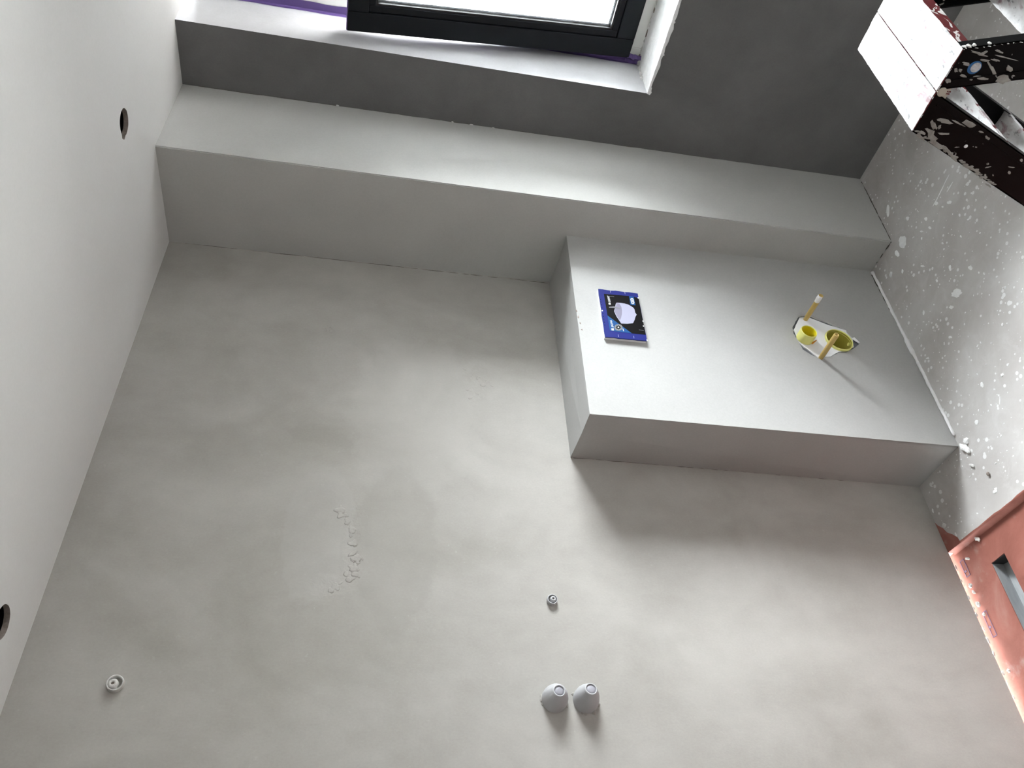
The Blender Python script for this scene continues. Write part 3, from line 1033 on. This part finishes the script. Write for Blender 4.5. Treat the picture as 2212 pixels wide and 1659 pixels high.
# threaded rods in amber sleeves
def rod(x, z, L, tilt, label):
    r_ = empty('sleeved_rod', (x, -DW, z))
    tag(r_, label, 'mounting rod', 'toilet mounting rods')
    d = Vector((tilt[0], -1, tilt[1])).normalized()
    o_ = Vector((x, -DW + 0.010, z))
    b_ = bmesh.new()
    add_lathe(b_, o_, d, [(0, 0.0078), (0.02, 0.0078), (0.021, 0.0086), (L + 0.008, 0.0086), (L + 0.010, 0.0080), (L + 0.010, 0.0056), (L - 0.03, 0.0054)], 20)
    obj('sleeve', b_, M['tan'], r_, smooth=True)
    b_ = bmesh.new()
    add_lathe(b_, o_, d, [(L - 0.034, 0.0053), (L - 0.02, 0.0053)], 16, cap0=True, cap1=True)
    obj('rod_core', b_, M['tan_in'], r_)
    return r_, o_, d


r1, o1_, d1_ = rod(-0.6886, 0.3686, 0.113, (0.01, -0.02), 'amber sleeved mounting rod with white plaster smeared on its tip, nearer the window')
b_ = bmesh.new()
add_lathe(b_, o1_ + Vector((-0.0005, 0, 0.0014)), d1_, [(0.092, 0.0070), (0.096, 0.0088), (0.112, 0.0096), (0.120, 0.0090), (0.1225, 0.0080)], 14, jit=0.08, rnd=random.Random(2))
obj('plaster_smear', b_, M['white_plaster'], r1)
r2, o2_, d2_ = rod(-0.8702, 0.3687, 0.111, (0.0, 0.0), 'clean amber sleeved mounting rod crossing the wide drain pipe')

# blue protection plate of the flush actuator
PC = Vector(((PLX0 + PLX1) / 2, -DW, (PLZ0 + PLZ1) / 2))
plate = empty('flush_plate_cover', PC)
tag(plate, 'royal blue and black printed cover plate stuck on the pale toilet wall', 'cover plate')
PT = 0.013             # thickness
UL = Vector((-0.8880, 0, 1.1188))    # corner, room-left top
UR = Vector((-0.6665, 0, 1.1150))
LR = Vector((-0.6660, 0, 0.9775))
LL = Vector((-0.8870, 0, 0.9805))


def pl(u, v, d):
    """u along the plate (0 = away from the window), v from bottom to top, d out of the wall."""
    a = LL.lerp(LR, u)
    b = UL.lerp(UR, u)
    p = a.lerp(b, v)
    return Vector((p.x, -DW - d, p.z))


def pl_poly(name, pts, d0, d1, mat, parent=None):
    b_ = bmesh.new()
    a = [pl(u, v, d0) for u, v in pts]
    n = Vector((0, -(d1 - d0), 0))
    add_prism(b_, a, n)
    return obj(name, b_, mat, parent or plate)


pl_poly('foam_backing', [(0.005, 0.0), (1.0, 0.0), (1.0, 1.0), (0.005, 1.0)], 0.0, PT - 0.004, M['white_foam'])
b_ = bmesh.new()
rp = random.Random(12)
edge = []
for (a, b) in (((0, 0), (1, 0)), ((1, 0), (1, 1)), ((1, 1), (0, 1)), ((0, 1), (0, 0))):
    for k in range(9):
        t = k / 9
        edge.append((a[0] + (b[0] - a[0]) * t + rp.uniform(-0.006, 0.006), a[1] + (b[1] - a[1]) * t + rp.uniform(-0.006, 0.006)))
add_prism(b_, [pl(u, v, PT - 0.0035) for u, v in edge], (0, -0.0035, 0))
blue = obj('blue_cover', b_, M['royal'], plate)


def im(cx, cy):
    """position read off the plate's own face: 0..1 across the photo of the plate -> (u, v)."""
    # plate corners in that close-up: UR(310,245) LR(1150,335) LL(1345,1340) UL(460,1275)
    def solve():
        u, v = 0.5, 0.5
        for _ in range(20):
            top = ((460 + (310 - 460) * u), (1275 + (245 - 1275) * u))
            bot = ((1345 + (1150 - 1345) * u), (1340 + (335 - 1340) * u))
            px = bot[0] + (top[0] - bot[0]) * v
            py = bot[1] + (top[1] - bot[1]) * v
            v += (px - cx) / 870.0
            u += (py - cy) / 1020.0
        return u, v
    return solve()


def print_poly(name, pix, lvl, mat):
    return pl_poly(name, [im(*p) for p in pix], PT - 0.0005, PT + 0.0002 * lvl, mat, blue)


print_poly('black_panel', [(430, 355), (800, 385), (960, 398), (1165, 440), (1320, 1222), (1020, 1197), (560, 1152), (510, 835)], 1, M['print_black'])
print_poly('blue_triangle', [(510, 832), (1022, 1196), (562, 1152)], 2, M['print_blue'])
print_poly('logo_tab', [(965, 400), (1062, 415), (1102, 602), (993, 590)], 2, M['print_blue'])
print_poly('logo_ring', [(992, 470), (1004, 450), (1030, 445), (1052, 460), (1078, 550), (1066, 572), (1040, 578), (1014, 562)], 3, M['print_white'])
print_poly('logo_ring_inside', [(1010, 476), (1026, 464), (1040, 472), (1060, 546), (1052, 558), (1036, 560), (1026, 552)], 4, M['print_blue'])
print_poly('logo_bars', [(1022, 486), (1032, 482), (1050, 540), (1040, 546)], 5, M['print_white'])
print_poly('bucket_picture', [(700, 552), (780, 555), (870, 566), (960, 595), (1050, 650), (1080, 690), (1095, 760), (1128, 805), (1100, 850), (1085, 910), (1050, 985), (930, 1000), (800, 998), (760, 940), (700, 850), (648, 740), (670, 650), (682, 580)], 2, M['print_lilac'])
print_poly('bucket_opening', [(705, 562), (760, 575), (800, 640), (815, 720), (812, 800), (795, 880), (770, 935), (715, 850), (660, 745), (675, 660)], 3, M['print_lilac_in'])
print_poly('bucket_handle', [(540, 645), (660, 635), (780, 668), (780, 690), (660, 668), (545, 665)], 4, M['print_grey'])
import_pts = []
for k in range(24):
    th = 2 * math.pi * k / 24
    import_pts.append((740 + 86 * math.cos(th), 1080 + 68 * math.sin(th)))
print_poly('round_print', import_pts, 3, M['print_grey'])
gp_ = []
for k in range(24):
    th = 2 * math.pi * k / 24
    rr = 40 if k % 3 else 62
    gp_.append((738 + rr * math.cos(th), 1080 + rr * 0.85 * math.sin(th)))
print_poly('round_print_gear', gp_, 4, M['print_black'])
print_poly('round_print_core', [(738 + 16 * math.cos(k * 0.785), 1080 + 14 * math.sin(k * 0.785)) for k in range(8)], 5, M['print_white'])
print_poly('logo_square', [(530, 560), (572, 560), (576, 596), (535, 594)], 3, M['print_white'])
print_poly('logo_square', [(590, 1102), (640, 1102), (645, 1145), (596, 1143)], 3, M['print_white'])
print_poly('small_print', [(828, 1105), (840, 1105), (855, 1155), (842, 1155)], 3, M['print_white'])
print_poly('small_print', [(1175, 1118), (1275, 1130), (1275, 1138), (1175, 1124)], 2, M['print_grey'])
print_poly('small_print', [(545, 408), (640, 415), (650, 425), (545, 414)], 2, M['print_grey'])
for k in range(10):     # notches along the upper rim
    cx_ = 352 + 10.4 * k
    cy_ = 470 + 62 * k
    print_poly('rim_notch', [(cx_ - 2, cy_), (cx_ + 16, cy_ + 3), (cx_ + 18, cy_ + 16), (cx_ + 2, cy_ + 14)], 1, M['print_black'])
for (cx_, cy_) in ((565, 300), (872, 330), (735, 1250), (1062, 1270)):
    print_poly('rim_clip', [(cx_ - 5, cy_ - 25), (cx_ + 4, cy_ - 25), (cx_ + 12, cy_ + 26), (cx_ + 3, cy_ + 26)], 1, M['print_lilac'])
for (cx_, cy_) in ((1158, 440), (1262, 940), (1270, 1042), (1345, 1330), (400, 728)):
    print_poly('foam_chip', [(cx_ - 12, cy_ - 14), (cx_ + 10, cy_ - 8), (cx_ + 12, cy_ + 14), (cx_ - 8, cy_ + 12)], 3, M['white_foam'])


def word(text, pix0, pix1, height, mat):
    """flat lettering between two points of the plate face, running away-from-window to window."""
    c_ = bpy.data.curves.new('word', 'FONT')
    c_.body = text
    c_.size = 1.0
    tmp = bpy.data.objects.new('word_tmp', c_)
    COL.objects.link(tmp)
    dg = bpy.context.evaluated_depsgraph_get()
    me = bpy.data.meshes.new_from_object(tmp.evaluated_get(dg))
    bpy.data.objects.remove(tmp)
    xs = [v.co.x for v in me.vertices]
    ys = [v.co.y for v in me.vertices]
    x0, x1, y0, y1 = min(xs), max(xs), min(ys), max(ys)
    b_ = bmesh.new()
    b_.from_mesh(me)
    u0, v0 = im(*pix0)
    u1, v1 = im(*pix1)
    for v in b_.verts:
        t = (v.co.x - x0) / (x1 - x0)
        h = (v.co.y - y0) / (y1 - y0)
        v.co = pl(u0 + (u1 - u0) * t, v0 + (v1 - v0) * t + height * h, PT + 0.0009)
    r_ = bmesh.ops.extrude_face_region(b_, geom=b_.faces[:])
    bmesh.ops.translate(b_, verts=[g_ for g_ in r_['geom'] if isinstance(g_, bmesh.types.BMVert)], vec=(0, -0.0003, 0))
    obj('lettering', b_, mat, blue)


word('GEBERIT', (572, 550), (540, 402), 0.050, M['print_white'])
word('SIGMA', (640, 1085), (600, 935), 0.052, M['print_white'])

# ------------------------------------------------------------------ shower outlets on the main wall
def cap(x, z, label, L, shift, seed):
    r_ = empty('capped_pipe_stub', (x, 0, z))
    tag(r_, label, 'pipe stub', 'capped shower pipe stubs')
    rnd = random.Random(seed)
    d = Vector((shift[0], -1, shift[1])).normalized()
    b_ = bmesh.new()
    add_lathe(b_, (x, 0.004, z), d, [(0, 0.0335), (0.010, 0.0325), (0.022, 0.0310), (0.034, 0.0275), (0.044, 0.0225), (L, 0.0165), (L + 0.003, 0.0150), (L + 0.003, 0.0125), (L, 0.0120)], 32, jit=0.012, rnd=rnd)
    obj('cap_body', b_, M['white_cap'], r_, smooth=True)
    b_ = bmesh.new()
    add_lathe(b_, Vector((x, 0.004, z)), d, [(L - 0.004, 0.0122), (L + 0.0005, 0.0121), (L + 0.0015, 0.006), (L + 0.002, 0.002)], 20, cap1=True)
    obj('cap_disc', b_, M['cap_disc'], r_, smooth=True)
    for k in range(7):   # plaster squeezed up round the foot
        th = rnd.uniform(0, 6.28)
        q = rnd.uniform(0.003, 0.006)
        lump('plaster_collar', (x + math.cos(th) * 0.0335, -0.0005, z + math.sin(th) * 0.0335), (q * 1.4, q * 0.6, q), r_, M['wall'], seed * 50 + k, sub=1)


cap(-1.936, 1.312, 'white capped pipe stub on the grey wall, farther from the red shower floor', 0.052, (0.06, -0.02), 1)
cap(-1.936, 1.232, 'white capped pipe stub on the grey wall, nearer the red shower floor', 0.056, (0.14, -0.02), 2)


def outlet(x, z, r, label, off, ring_mat, group=None):
    r_ = empty('threaded_outlet', (x, 0, z))
    tag(r_, label, 'pipe outlet')
    d = (0, -1, 0)
    b_ = bmesh.new()
    add_lathe(b_, (x, 0.004, z), d, [(0, r), (0.012, r), (0.016, r * 0.96), (0.0165, r * 0.84), (0.015, r * 0.80), (-0.002, r * 0.78)], 24, jit=0.02, rnd=random.Random(3))
    obj('socket_ring', b_, ring_mat, r_, smooth=True)
    b_ = bmesh.new()
    add_lathe(b_, (x, 0.004, z), d, [(-0.003, r * 0.79), (0.0005, r * 0.79)], 24, cap1=True)
    obj('socket_bore', b_, M['void'], r_)
    b_ = bmesh.new()
    add_lathe(b_, (x + off[0] * r, 0.002, z + off[1] * r), d, [(0, r * 0.62), (0.010, r * 0.60), (0.0155, r * 0.46), (0.016, r * 0.22), (0.011, r * 0.20)], 20)
    obj('inner_plug', b_, ring_mat, r_, smooth=True)
    b_ = bmesh.new()
    add_lathe(b_, (x + off[0] * r, 0.002, z + off[1] * r), d, [(0.008, r * 0.21), (0.0112, r * 0.21)], 16, cap1=True)
    obj('plug_socket', b_, M['board_edge'], r_)
    return r_


outlet(-1.672, 1.298, 0.0145, 'small white and steel threaded outlet on the grey wall beside the capped stubs', (0.05, -0.12), M['white_cap'])
outlet(-1.926, 2.336, 0.0190, 'dusty grey threaded outlet high on the wall, close to the ceiling edge', (-0.05, 0.22), M['crumb'])

# ------------------------------------------------------------------ shower drain channel
dr = empty('shower_drain', ((DX0 + DX1) / 2, (DY0 + DY1) / 2, PZ - 0.06))
tag(dr, 'long grey steel drain channel sunk into the red shower floor', 'drain')
bm = bmesh.new()
zb = PZ - 0.055
e_ = 0.0008
x0, x1, y0, y1 = DX0 + e_, DX1 - e_, DY0 + e_, DY1 - e_
zt = PZ - 0.002
prof = [(y0, zt), (y0, zb + 0.018), (y0 + 0.016, zb + 0.012), (y0 + 0.026, zb), (y1 - 0.026, zb), (y1 - 0.016, zb + 0.010), (y1, zb + 0.016), (y1, zt)]
A = [bm.verts.new((x0, y, z)) for y, z in prof]
B = [bm.verts.new((x1, y, z)) for y, z in prof]
for i in range(len(prof) - 1):
    bm.faces.new([A[i], B[i], B[i + 1], A[i + 1]])
bm.faces.new(A)
obj('channel', bm, M['steel'], dr)
bm = bmesh.new()
add_box(bm, x1 - 0.0012, x1 - 0.0002, y0, y1, zb, zt)
obj('end_plate', bm, M['void'], dr)

# ------------------------------------------------------------------ loose crumbs
CR = [(-0.9664, -0.2713, 0.0, (0.006, 0.0025, 0.002, 0.9), 'thin curl of plaster lying on the screed by the toilet wall'),
      (-1.283, -0.2409, 0.0, (0.010, 0.004, 0.0035, 0.6), 'longest white plaster sliver on the screed, by the toilet wall corner'),
      (-1.3426, -0.2818, 0.0, (0.007, 0.005, 0.004, 0.2), 'dark grey plaster crumb on the screed between toilet wall and red area'),
      (-0.8185, -0.3568, 0.0, (0.005, 0.004, 0.004, 0.3), 'grey crumb on the screed beside the middle of the toilet wall'),
      (-1.466, -0.117, PZ, (0.010, 0.006, 0.005, 0.8), 'large pale plaster chip lying just inside the red shower edge'),
      (-1.492, -0.045, PZ, (0.008, 0.004, 0.004, 1.0), 'white flake on the red floor near the inner wall corner'),
      (-1.5675, -0.013, PZ, (0.007, 0.006, 0.005, 0.0), 'rounded white crumb on the red floor against the wall, first of a pair'),
      (-1.5874, -0.012, PZ, (0.008, 0.004, 0.004, 0.4), 'flat white crumb on the red floor against the wall, second of a pair'),
      (-1.6252, -0.010, PZ, (0.009, 0.006, 0.005, 0.2), 'torn white plaster piece on the red floor beside the purple print'),
      (-1.6587, -0.014, PZ, (0.005, 0.005, 0.004, 0.2), 'small grey crumb on the red floor beside the purple print'),
      (-1.370, -0.036, 0.0, (0.008, 0.007, 0.004, 0.1), 'grey plaster lump on the red brushed corner of the screed'),
      (-1.8279, -0.012, PZ, (0.006, 0.005, 0.004, 0.3), 'white crumb on the red floor near the right edge of the photo')]
for i, (x, y, z, s, lab) in enumerate(CR):
    c = lump('plaster_crumb', (0, 0, 0), s, None, M['board_edge'] if i in (2,) else M['crumb'], 200 + i, sub=2)
    mz = min(v.co.z for v in c.data.vertices)
    c.location = (x, y, z - mz + 0.0004)
    tag(c, lab, 'plaster crumb', 'loose plaster crumbs')

# ------------------------------------------------------------------ step ladder
LX0, LX1 = -1.371, -1.066
LH = 0.900
K1, K2 = 0.37, 0.31
lad = empty('step_ladder', ((LX0 + LX1) / 2, -1.396, 0.0))
tag(lad, 'black double step ladder with red treads caked in white plaster', 'ladder')
RW = 0.078
TH = 0.0022


def half(sign, yin, k):
    """yin = y of the inner edge at the top; sign = +1 leans toward the shower wall, -1 away."""
    rails = []
    for xs, out in ((LX0, -1), (LX1, 1)):
        b_ = bmesh.new()
        xw0, xw1 = (xs, xs + TH) if out < 0 else (xs - TH, xs)

        def yz(z, w):
            return yin + sign * (k * (LH - z) + w)
        zf = 0.028
        # web
        add_prism(b_, [(xw0, yz(LH - 0.003, 0), LH - 0.003), (xw0, yz(LH - 0.003, RW), LH - 0.003), (xw0, yz(zf, RW), zf), (xw0, yz(zf, 0), zf)], (xw1 - xw0, 0, 0))
        # flanges turned inward
        fx = 0.022 * (1 if out < 0 else -1)
        for w0, w1 in ((0.0, TH), (RW - TH, RW)):
            add_prism(b_, [(xs, yz(LH - 0.003, w0), LH - 0.003), (xs, yz(LH - 0.003, w1), LH - 0.003), (xs, yz(zf, w1), zf), (xs, yz(zf, w0), zf)], (fx, 0, 0))
        # raised rib along the web
        rib = 0.0012 * out
        add_prism(b_, [(xs, yz(LH - 0.02, 0.016), LH - 0.02), (xs, yz(LH - 0.02, 0.018), LH - 0.02), (xs, yz(zf, 0.018), zf), (xs, yz(zf, 0.016), zf)], (rib, 0, 0))
        rails.append(obj('side_rail', b_, M['black'], lad))
        b_ = bmesh.new()
        add_prism(b_, [(xs - 0.004 * (1 if out < 0 else -1), yz(0.05, -0.003), 0.05), (xs - 0.004 * (1 if out < 0 else -1), yz(0.05, RW + 0.003), 0.05),
                       (xs - 0.004 * (1 if out < 0 else -1), yz(0.0, RW + 0.003), 0.0), (xs - 0.004 * (1 if out < 0 else -1), yz(0.0, -0.003), 0.0)], (0.03 * (1 if out < 0 else -1), 0, 0))
        obj('rubber_foot', b_, M['rubber'], lad)
    for z in (LH, 0.70, 0.50, 0.30):
        ya, yb = yz_at(yin, sign, k, z, 0.0), yz_at(yin, sign, k, z, RW)
        lo, hi = min(ya, yb), max(ya, yb)
        top = z == LH
        xa, xb = (LX0 - 0.001, LX1 + 0.001) if top else (LX0 + TH + 0.0005, LX1 - TH - 0.0005)
        if not top:
            lo += 0.003
            hi -= 0.003
        else:
            # keep a slit between the two top treads
            if sign > 0:
                lo += 0.0002
            else:
                hi -= 0.0002
        b_ = bmesh.new()
        zt_ = z - 0.0032
        add_box(b_, xa, xb, lo, hi, zt_ - 0.002, zt_)
        dlo = 0.028 if top else (0.006 if sign > 0 else 0.024)
        dhi = 0.028 if top else (0.024 if sign > 0 else 0.006)
        add_box(b_, xa + 0.002, xb - 0.002, lo + 0.0001, lo + 0.002, zt_ - dlo, zt_ - 0.002)
        add_box(b_, xa + 0.002, xb - 0.002, hi - 0.002, hi - 0.0001, zt_ - dhi, zt_ - 0.002)
        t_ = obj('tread', b_, M['red'], lad)
        tag(t_, label='dark red sheet metal tread with white splashes')
        # crust of plaster on top, ragged rim
        rnd = random.Random(int(z * 100) + (5 if sign > 0 else 9))
        b_ = bmesh.new()
        nx, ny = 30, 8
        gr = []
        for i in range(nx + 1):
            row = []
            for j in range(ny + 1):
                ex = 0.0
                x = xa + (xb - xa) * i / nx
                y = lo + (hi - lo) * j / ny
                if i in (0, nx):
                    x += rnd.uniform(-0.0012, 0.0010)
                if j in (0, ny):
                    y += rnd.uniform(-0.0008, 0.0006) if not (top and ((sign > 0 and j == 0) or (sign < 0 and j == ny))) else rnd.uniform(-0.0001, 0.0005) * sign
                h = zt_ + 0.0020 + 0.0016 * noise.noise(Vector((x * 40, y * 40, z * 7)))
                if i in (0, nx) or j in (0, ny):
                    h = zt_ + 0.0010
                row.append(b_.verts.new((x, y, h)))
            gr.append(row)
        for i in range(nx):
            for j in range(ny):
                b_.faces.new([gr[i][j], gr[i + 1][j], gr[i + 1][j + 1], gr[i][j + 1]])
        rim = [gr[i][0] for i in range(nx + 1)] + [gr[nx][j] for j in range(1, ny + 1)] + [gr[i][ny] for i in range(nx - 1, -1, -1)] + [gr[0][j] for j in range(ny - 1, 0, -1)]
        low_ = [b_.verts.new((v.co.x, v.co.y, zt_ + 0.0001 - (0.0 if top else 0.006))) for v in rim]
        for i in range(len(rim)):
            j = (i + 1) % len(rim)
            b_.faces.new([rim[i], rim[j], low_[j], low_[i]])
        obj('plaster_layer', b_, M['crust'], t_, smooth=False)
    return rails


def yz_at(yin, sign, k, z, w):
    return yin + sign * (k * (LH - z) + w)


half(1, -1.3950, K1)
half(-1, -1.3966, K2)
# hinges between the two halves
for xs in (LX0 - 0.002, LX1 - 0.012):
    b_ = bmesh.new()
    add_lathe(b_, (xs, -1.3962, LH - 0.014), (1, 0, 0), [(0, 0.006), (0.0005, 0.0085), (0.0135, 0.0085), (0.014, 0.006)], 14, cap0=True, cap1=True)
    add_box(b_, xs + 0.004, xs + 0.007, -1.425, -1.367, LH - 0.030, LH - 0.008, bevel=0.001)
    obj('hinge', b_, M['brass'], lad)
# rivet on the near rail, round sticker on the other rail
b_ = bmesh.new()
add_lathe(b_, (LX0, -1.303, 0.776), (-1, 0, 0), [(0, 0.0036), (0.0012, 0.0034), (0.0018, 0.002)], 14, cap1=True)
obj('rivet', b_, M['print_white'], lad)
for (yy, zz) in ((-1.232, 0.585), (-1.165, 0.385)):
    b_ = bmesh.new()
    add_lathe(b_, (LX0, yy, zz), (-1, 0, 0), [(0, 0.0036), (0.0012, 0.0034), (0.0018, 0.002)], 14, cap1=True)
    obj('rivet', b_, M['brass'], lad)
b_ = bmesh.new()
add_lathe(b_, (LX0 + 0.0002, -1.447, 0.8555), (-1, 0, 0), [(0, 0.0120), (0.0007, 0.0118)], 24, cap1=True)
st = obj('sticker', b_, M['sticker_blue'], lad)
tag(st, label='round blue rimmed sticker half hidden by splatter')
b_ = bmesh.new()
add_lathe(b_, (LX0 - 0.0004, -1.4478, 0.8538), (-1, 0, 0), [(0, 0.0088), (0.0007, 0.0086)], 20, cap1=True)
obj('sticker_centre', b_, M['sticker_white'], st)
# dried plaster splashes on the near rails: centre and two half axes of each, in metres (y, z)
RAIL_SPLASH = [(-1.4508, 0.8743, 0.0002, -0.0107, 0.0031, -0.0014), (-1.4478, 0.8199, 0.0108, -0.0145, 0.0023, 0.0024), (-1.4713, 0.8622, 0.0017, -0.0183, 0.0023, -0.0008), (-1.4741, 0.8553, -0.0019, -0.0048, 0.0025, -0.0023), (-1.4806, 0.8312, 0.0015, -0.0094, 0.0018, -0.0005), (-1.4723, 0.811, 0.001, -0.0183, 0.0015, -0.0007), (-1.455, 0.7922, 0.0066, -0.0082, 0.0025, 0.0033), (-1.4319, 0.8325, -0.0009, -0.0139, 0.0032, -0.0018), (-1.4353, 0.7909, -0.0009, -0.014, 0.0072, -0.0043), (-1.4621, 0.847, 0.0002, -0.0089, 0.0023, -0.0011), (-1.4653, 0.8276, 0.0007, -0.0074, 0.0019, -0.0007), (-1.4299, 0.8657, 0.0001, -0.0063, 0.0024, -0.0011), (-1.4371, 0.8849, 0.003, -0.0043, 0.0021, 0.0017), (-1.4383, 0.8776, 0.0008, -0.0047, 0.0027, -0.0006), (-1.4175, 0.8884, 0.0039, -0.005, 0.0024, 0.0025), (-1.4259, 0.8476, -0.0004, -0.0025, 0.0016, -0.0011), (-1.4444, 0.7781, -0.0002, -0.0035, 0.002, -0.0012), (-1.346, 0.7993, 0.0036, -0.0164, 0.0068, -0.0015), (-1.3441, 0.8465, -0.0009, -0.0154, 0.0044, -0.0023), (-1.3453, 0.8216, 0.0054, -0.0165, 0.002, -0.0001), (-1.3331, 0.8612, 0.0112, -0.0109, 0.0019, 0.0033), (-1.3146, 0.8562, 0.0096, -0.0182, 0.0065, 0.002), (-1.3204, 0.8321, -0.0017, -0.0104, 0.0027, -0.0017), (-1.332, 0.8501, -0.0023, -0.003, 0.0027, -0.0029), (-1.2975, 0.8338, 0.0095, -0.0232, 0.004, 0.0003), (-1.2929, 0.8125, 0.0065, -0.0159, 0.0024, 0.0002), (-1.2768, 0.7863, 0.0078, -0.0149, 0.0038, 0.001), (-1.3156, 0.8739, 0.0031, -0.0102, 0.0025, -0.0002), (-1.3068, 0.8742, 0.006, -0.0144, 0.0024, 0.0002), (-1.2586, 0.7305, 0.0029, -0.0172, 0.0033, -0.0011), (-1.2614, 0.7464, 0.0046, -0.0133, 0.0022, -0.0002), (-1.3255, 0.7458, 0.0006, -0.0051, 0.0036, -0.0014), (-1.335, 0.7659, 0.001, -0.0052, 0.0022, -0.0006), (-1.2751, 0.6594, -0.0006, -0.0056, 0.0014, -0.001), (-1.2632, 0.6548, 0.0036, -0.0046, 0.0017, 0.0015), (-1.2745, 0.7093, 0.0006, -0.0032, 0.0023, -0.0007), (-1.2679, 0.7048, -0.002, -0.0046, 0.0013, -0.0012), (-1.2509, 0.699, -0.0004, -0.0023, 0.0021, -0.0015), (-1.2483, 0.7154, -0.0003, -0.0018, 0.0019, -0.0013), (-1.2533, 0.6834, -0.0003, -0.0018, 0.0019, -0.0014), (-1.2923, 0.6497, 0.0005, -0.0042, 0.0028, -0.0012), (-1.2295, 0.677, 0.0029, -0.0069, 0.0018, 0.0)]
rr_ = random.Random(77)
for i, (y, z, ay, az, by_, bz) in enumerate(RAIL_SPLASH):
    b_ = bmesh.new()
    add_splat(b_, y, z, 0.0, (ay, az), (by_, bz), 0.0009, rr_, 12, 0, 0.5)
    for v in b_.verts:
        v.co = Vector((LX0 - v.co.z, v.co.x, v.co.y))
    obj('plaster_splash', b_, M['splash'], lad)
# ragged crust along the rail edges
for (ya_, za_, k_, sg, n_, w_, seed) in ((-1.3150, 0.893, K1, 1, 34, 0.006, 1), (-1.4745, 0.894, K2, -1, 30, 0.006, 2)):
    rc = random.Random(seed)
    for i in range(n_):
        t = i / n_ * (0.24 if sg > 0 else 0.30)
        if rc.random() < 0.18:
            continue
        y = ya_ + sg * k_ * t - sg * rc.uniform(0.0005, w_ if sg > 0 else 0.001)
        z = za_ - t
        lump('edge_crust', (LX0 + (0.0 if sg > 0 else 0.004), y, z), ((0.0014, rc.uniform(0.0015, 0.004), rc.uniform(0.004, 0.008)) if sg > 0 else (0.006, 0.0014, rc.uniform(0.003, 0.007))), lad, M['splash'] if sg > 0 else M['crumb'], 400 + i + 60 * seed, sub=1)
# chain of dried plaster lumps on the rail edges
for i, (yy, zz) in enumerate(((-1.476, 0.893), (-1.479, 0.886), (-1.482, 0.878), (-1.489, 0.853), (-1.436, 0.785), (-1.441, 0.778))):
    lump('plaster_blob', (LX0 + 0.004, yy, zz), (0.005, 0.003, 0.005), lad, M['crumb'], 300 + i, sub=1)
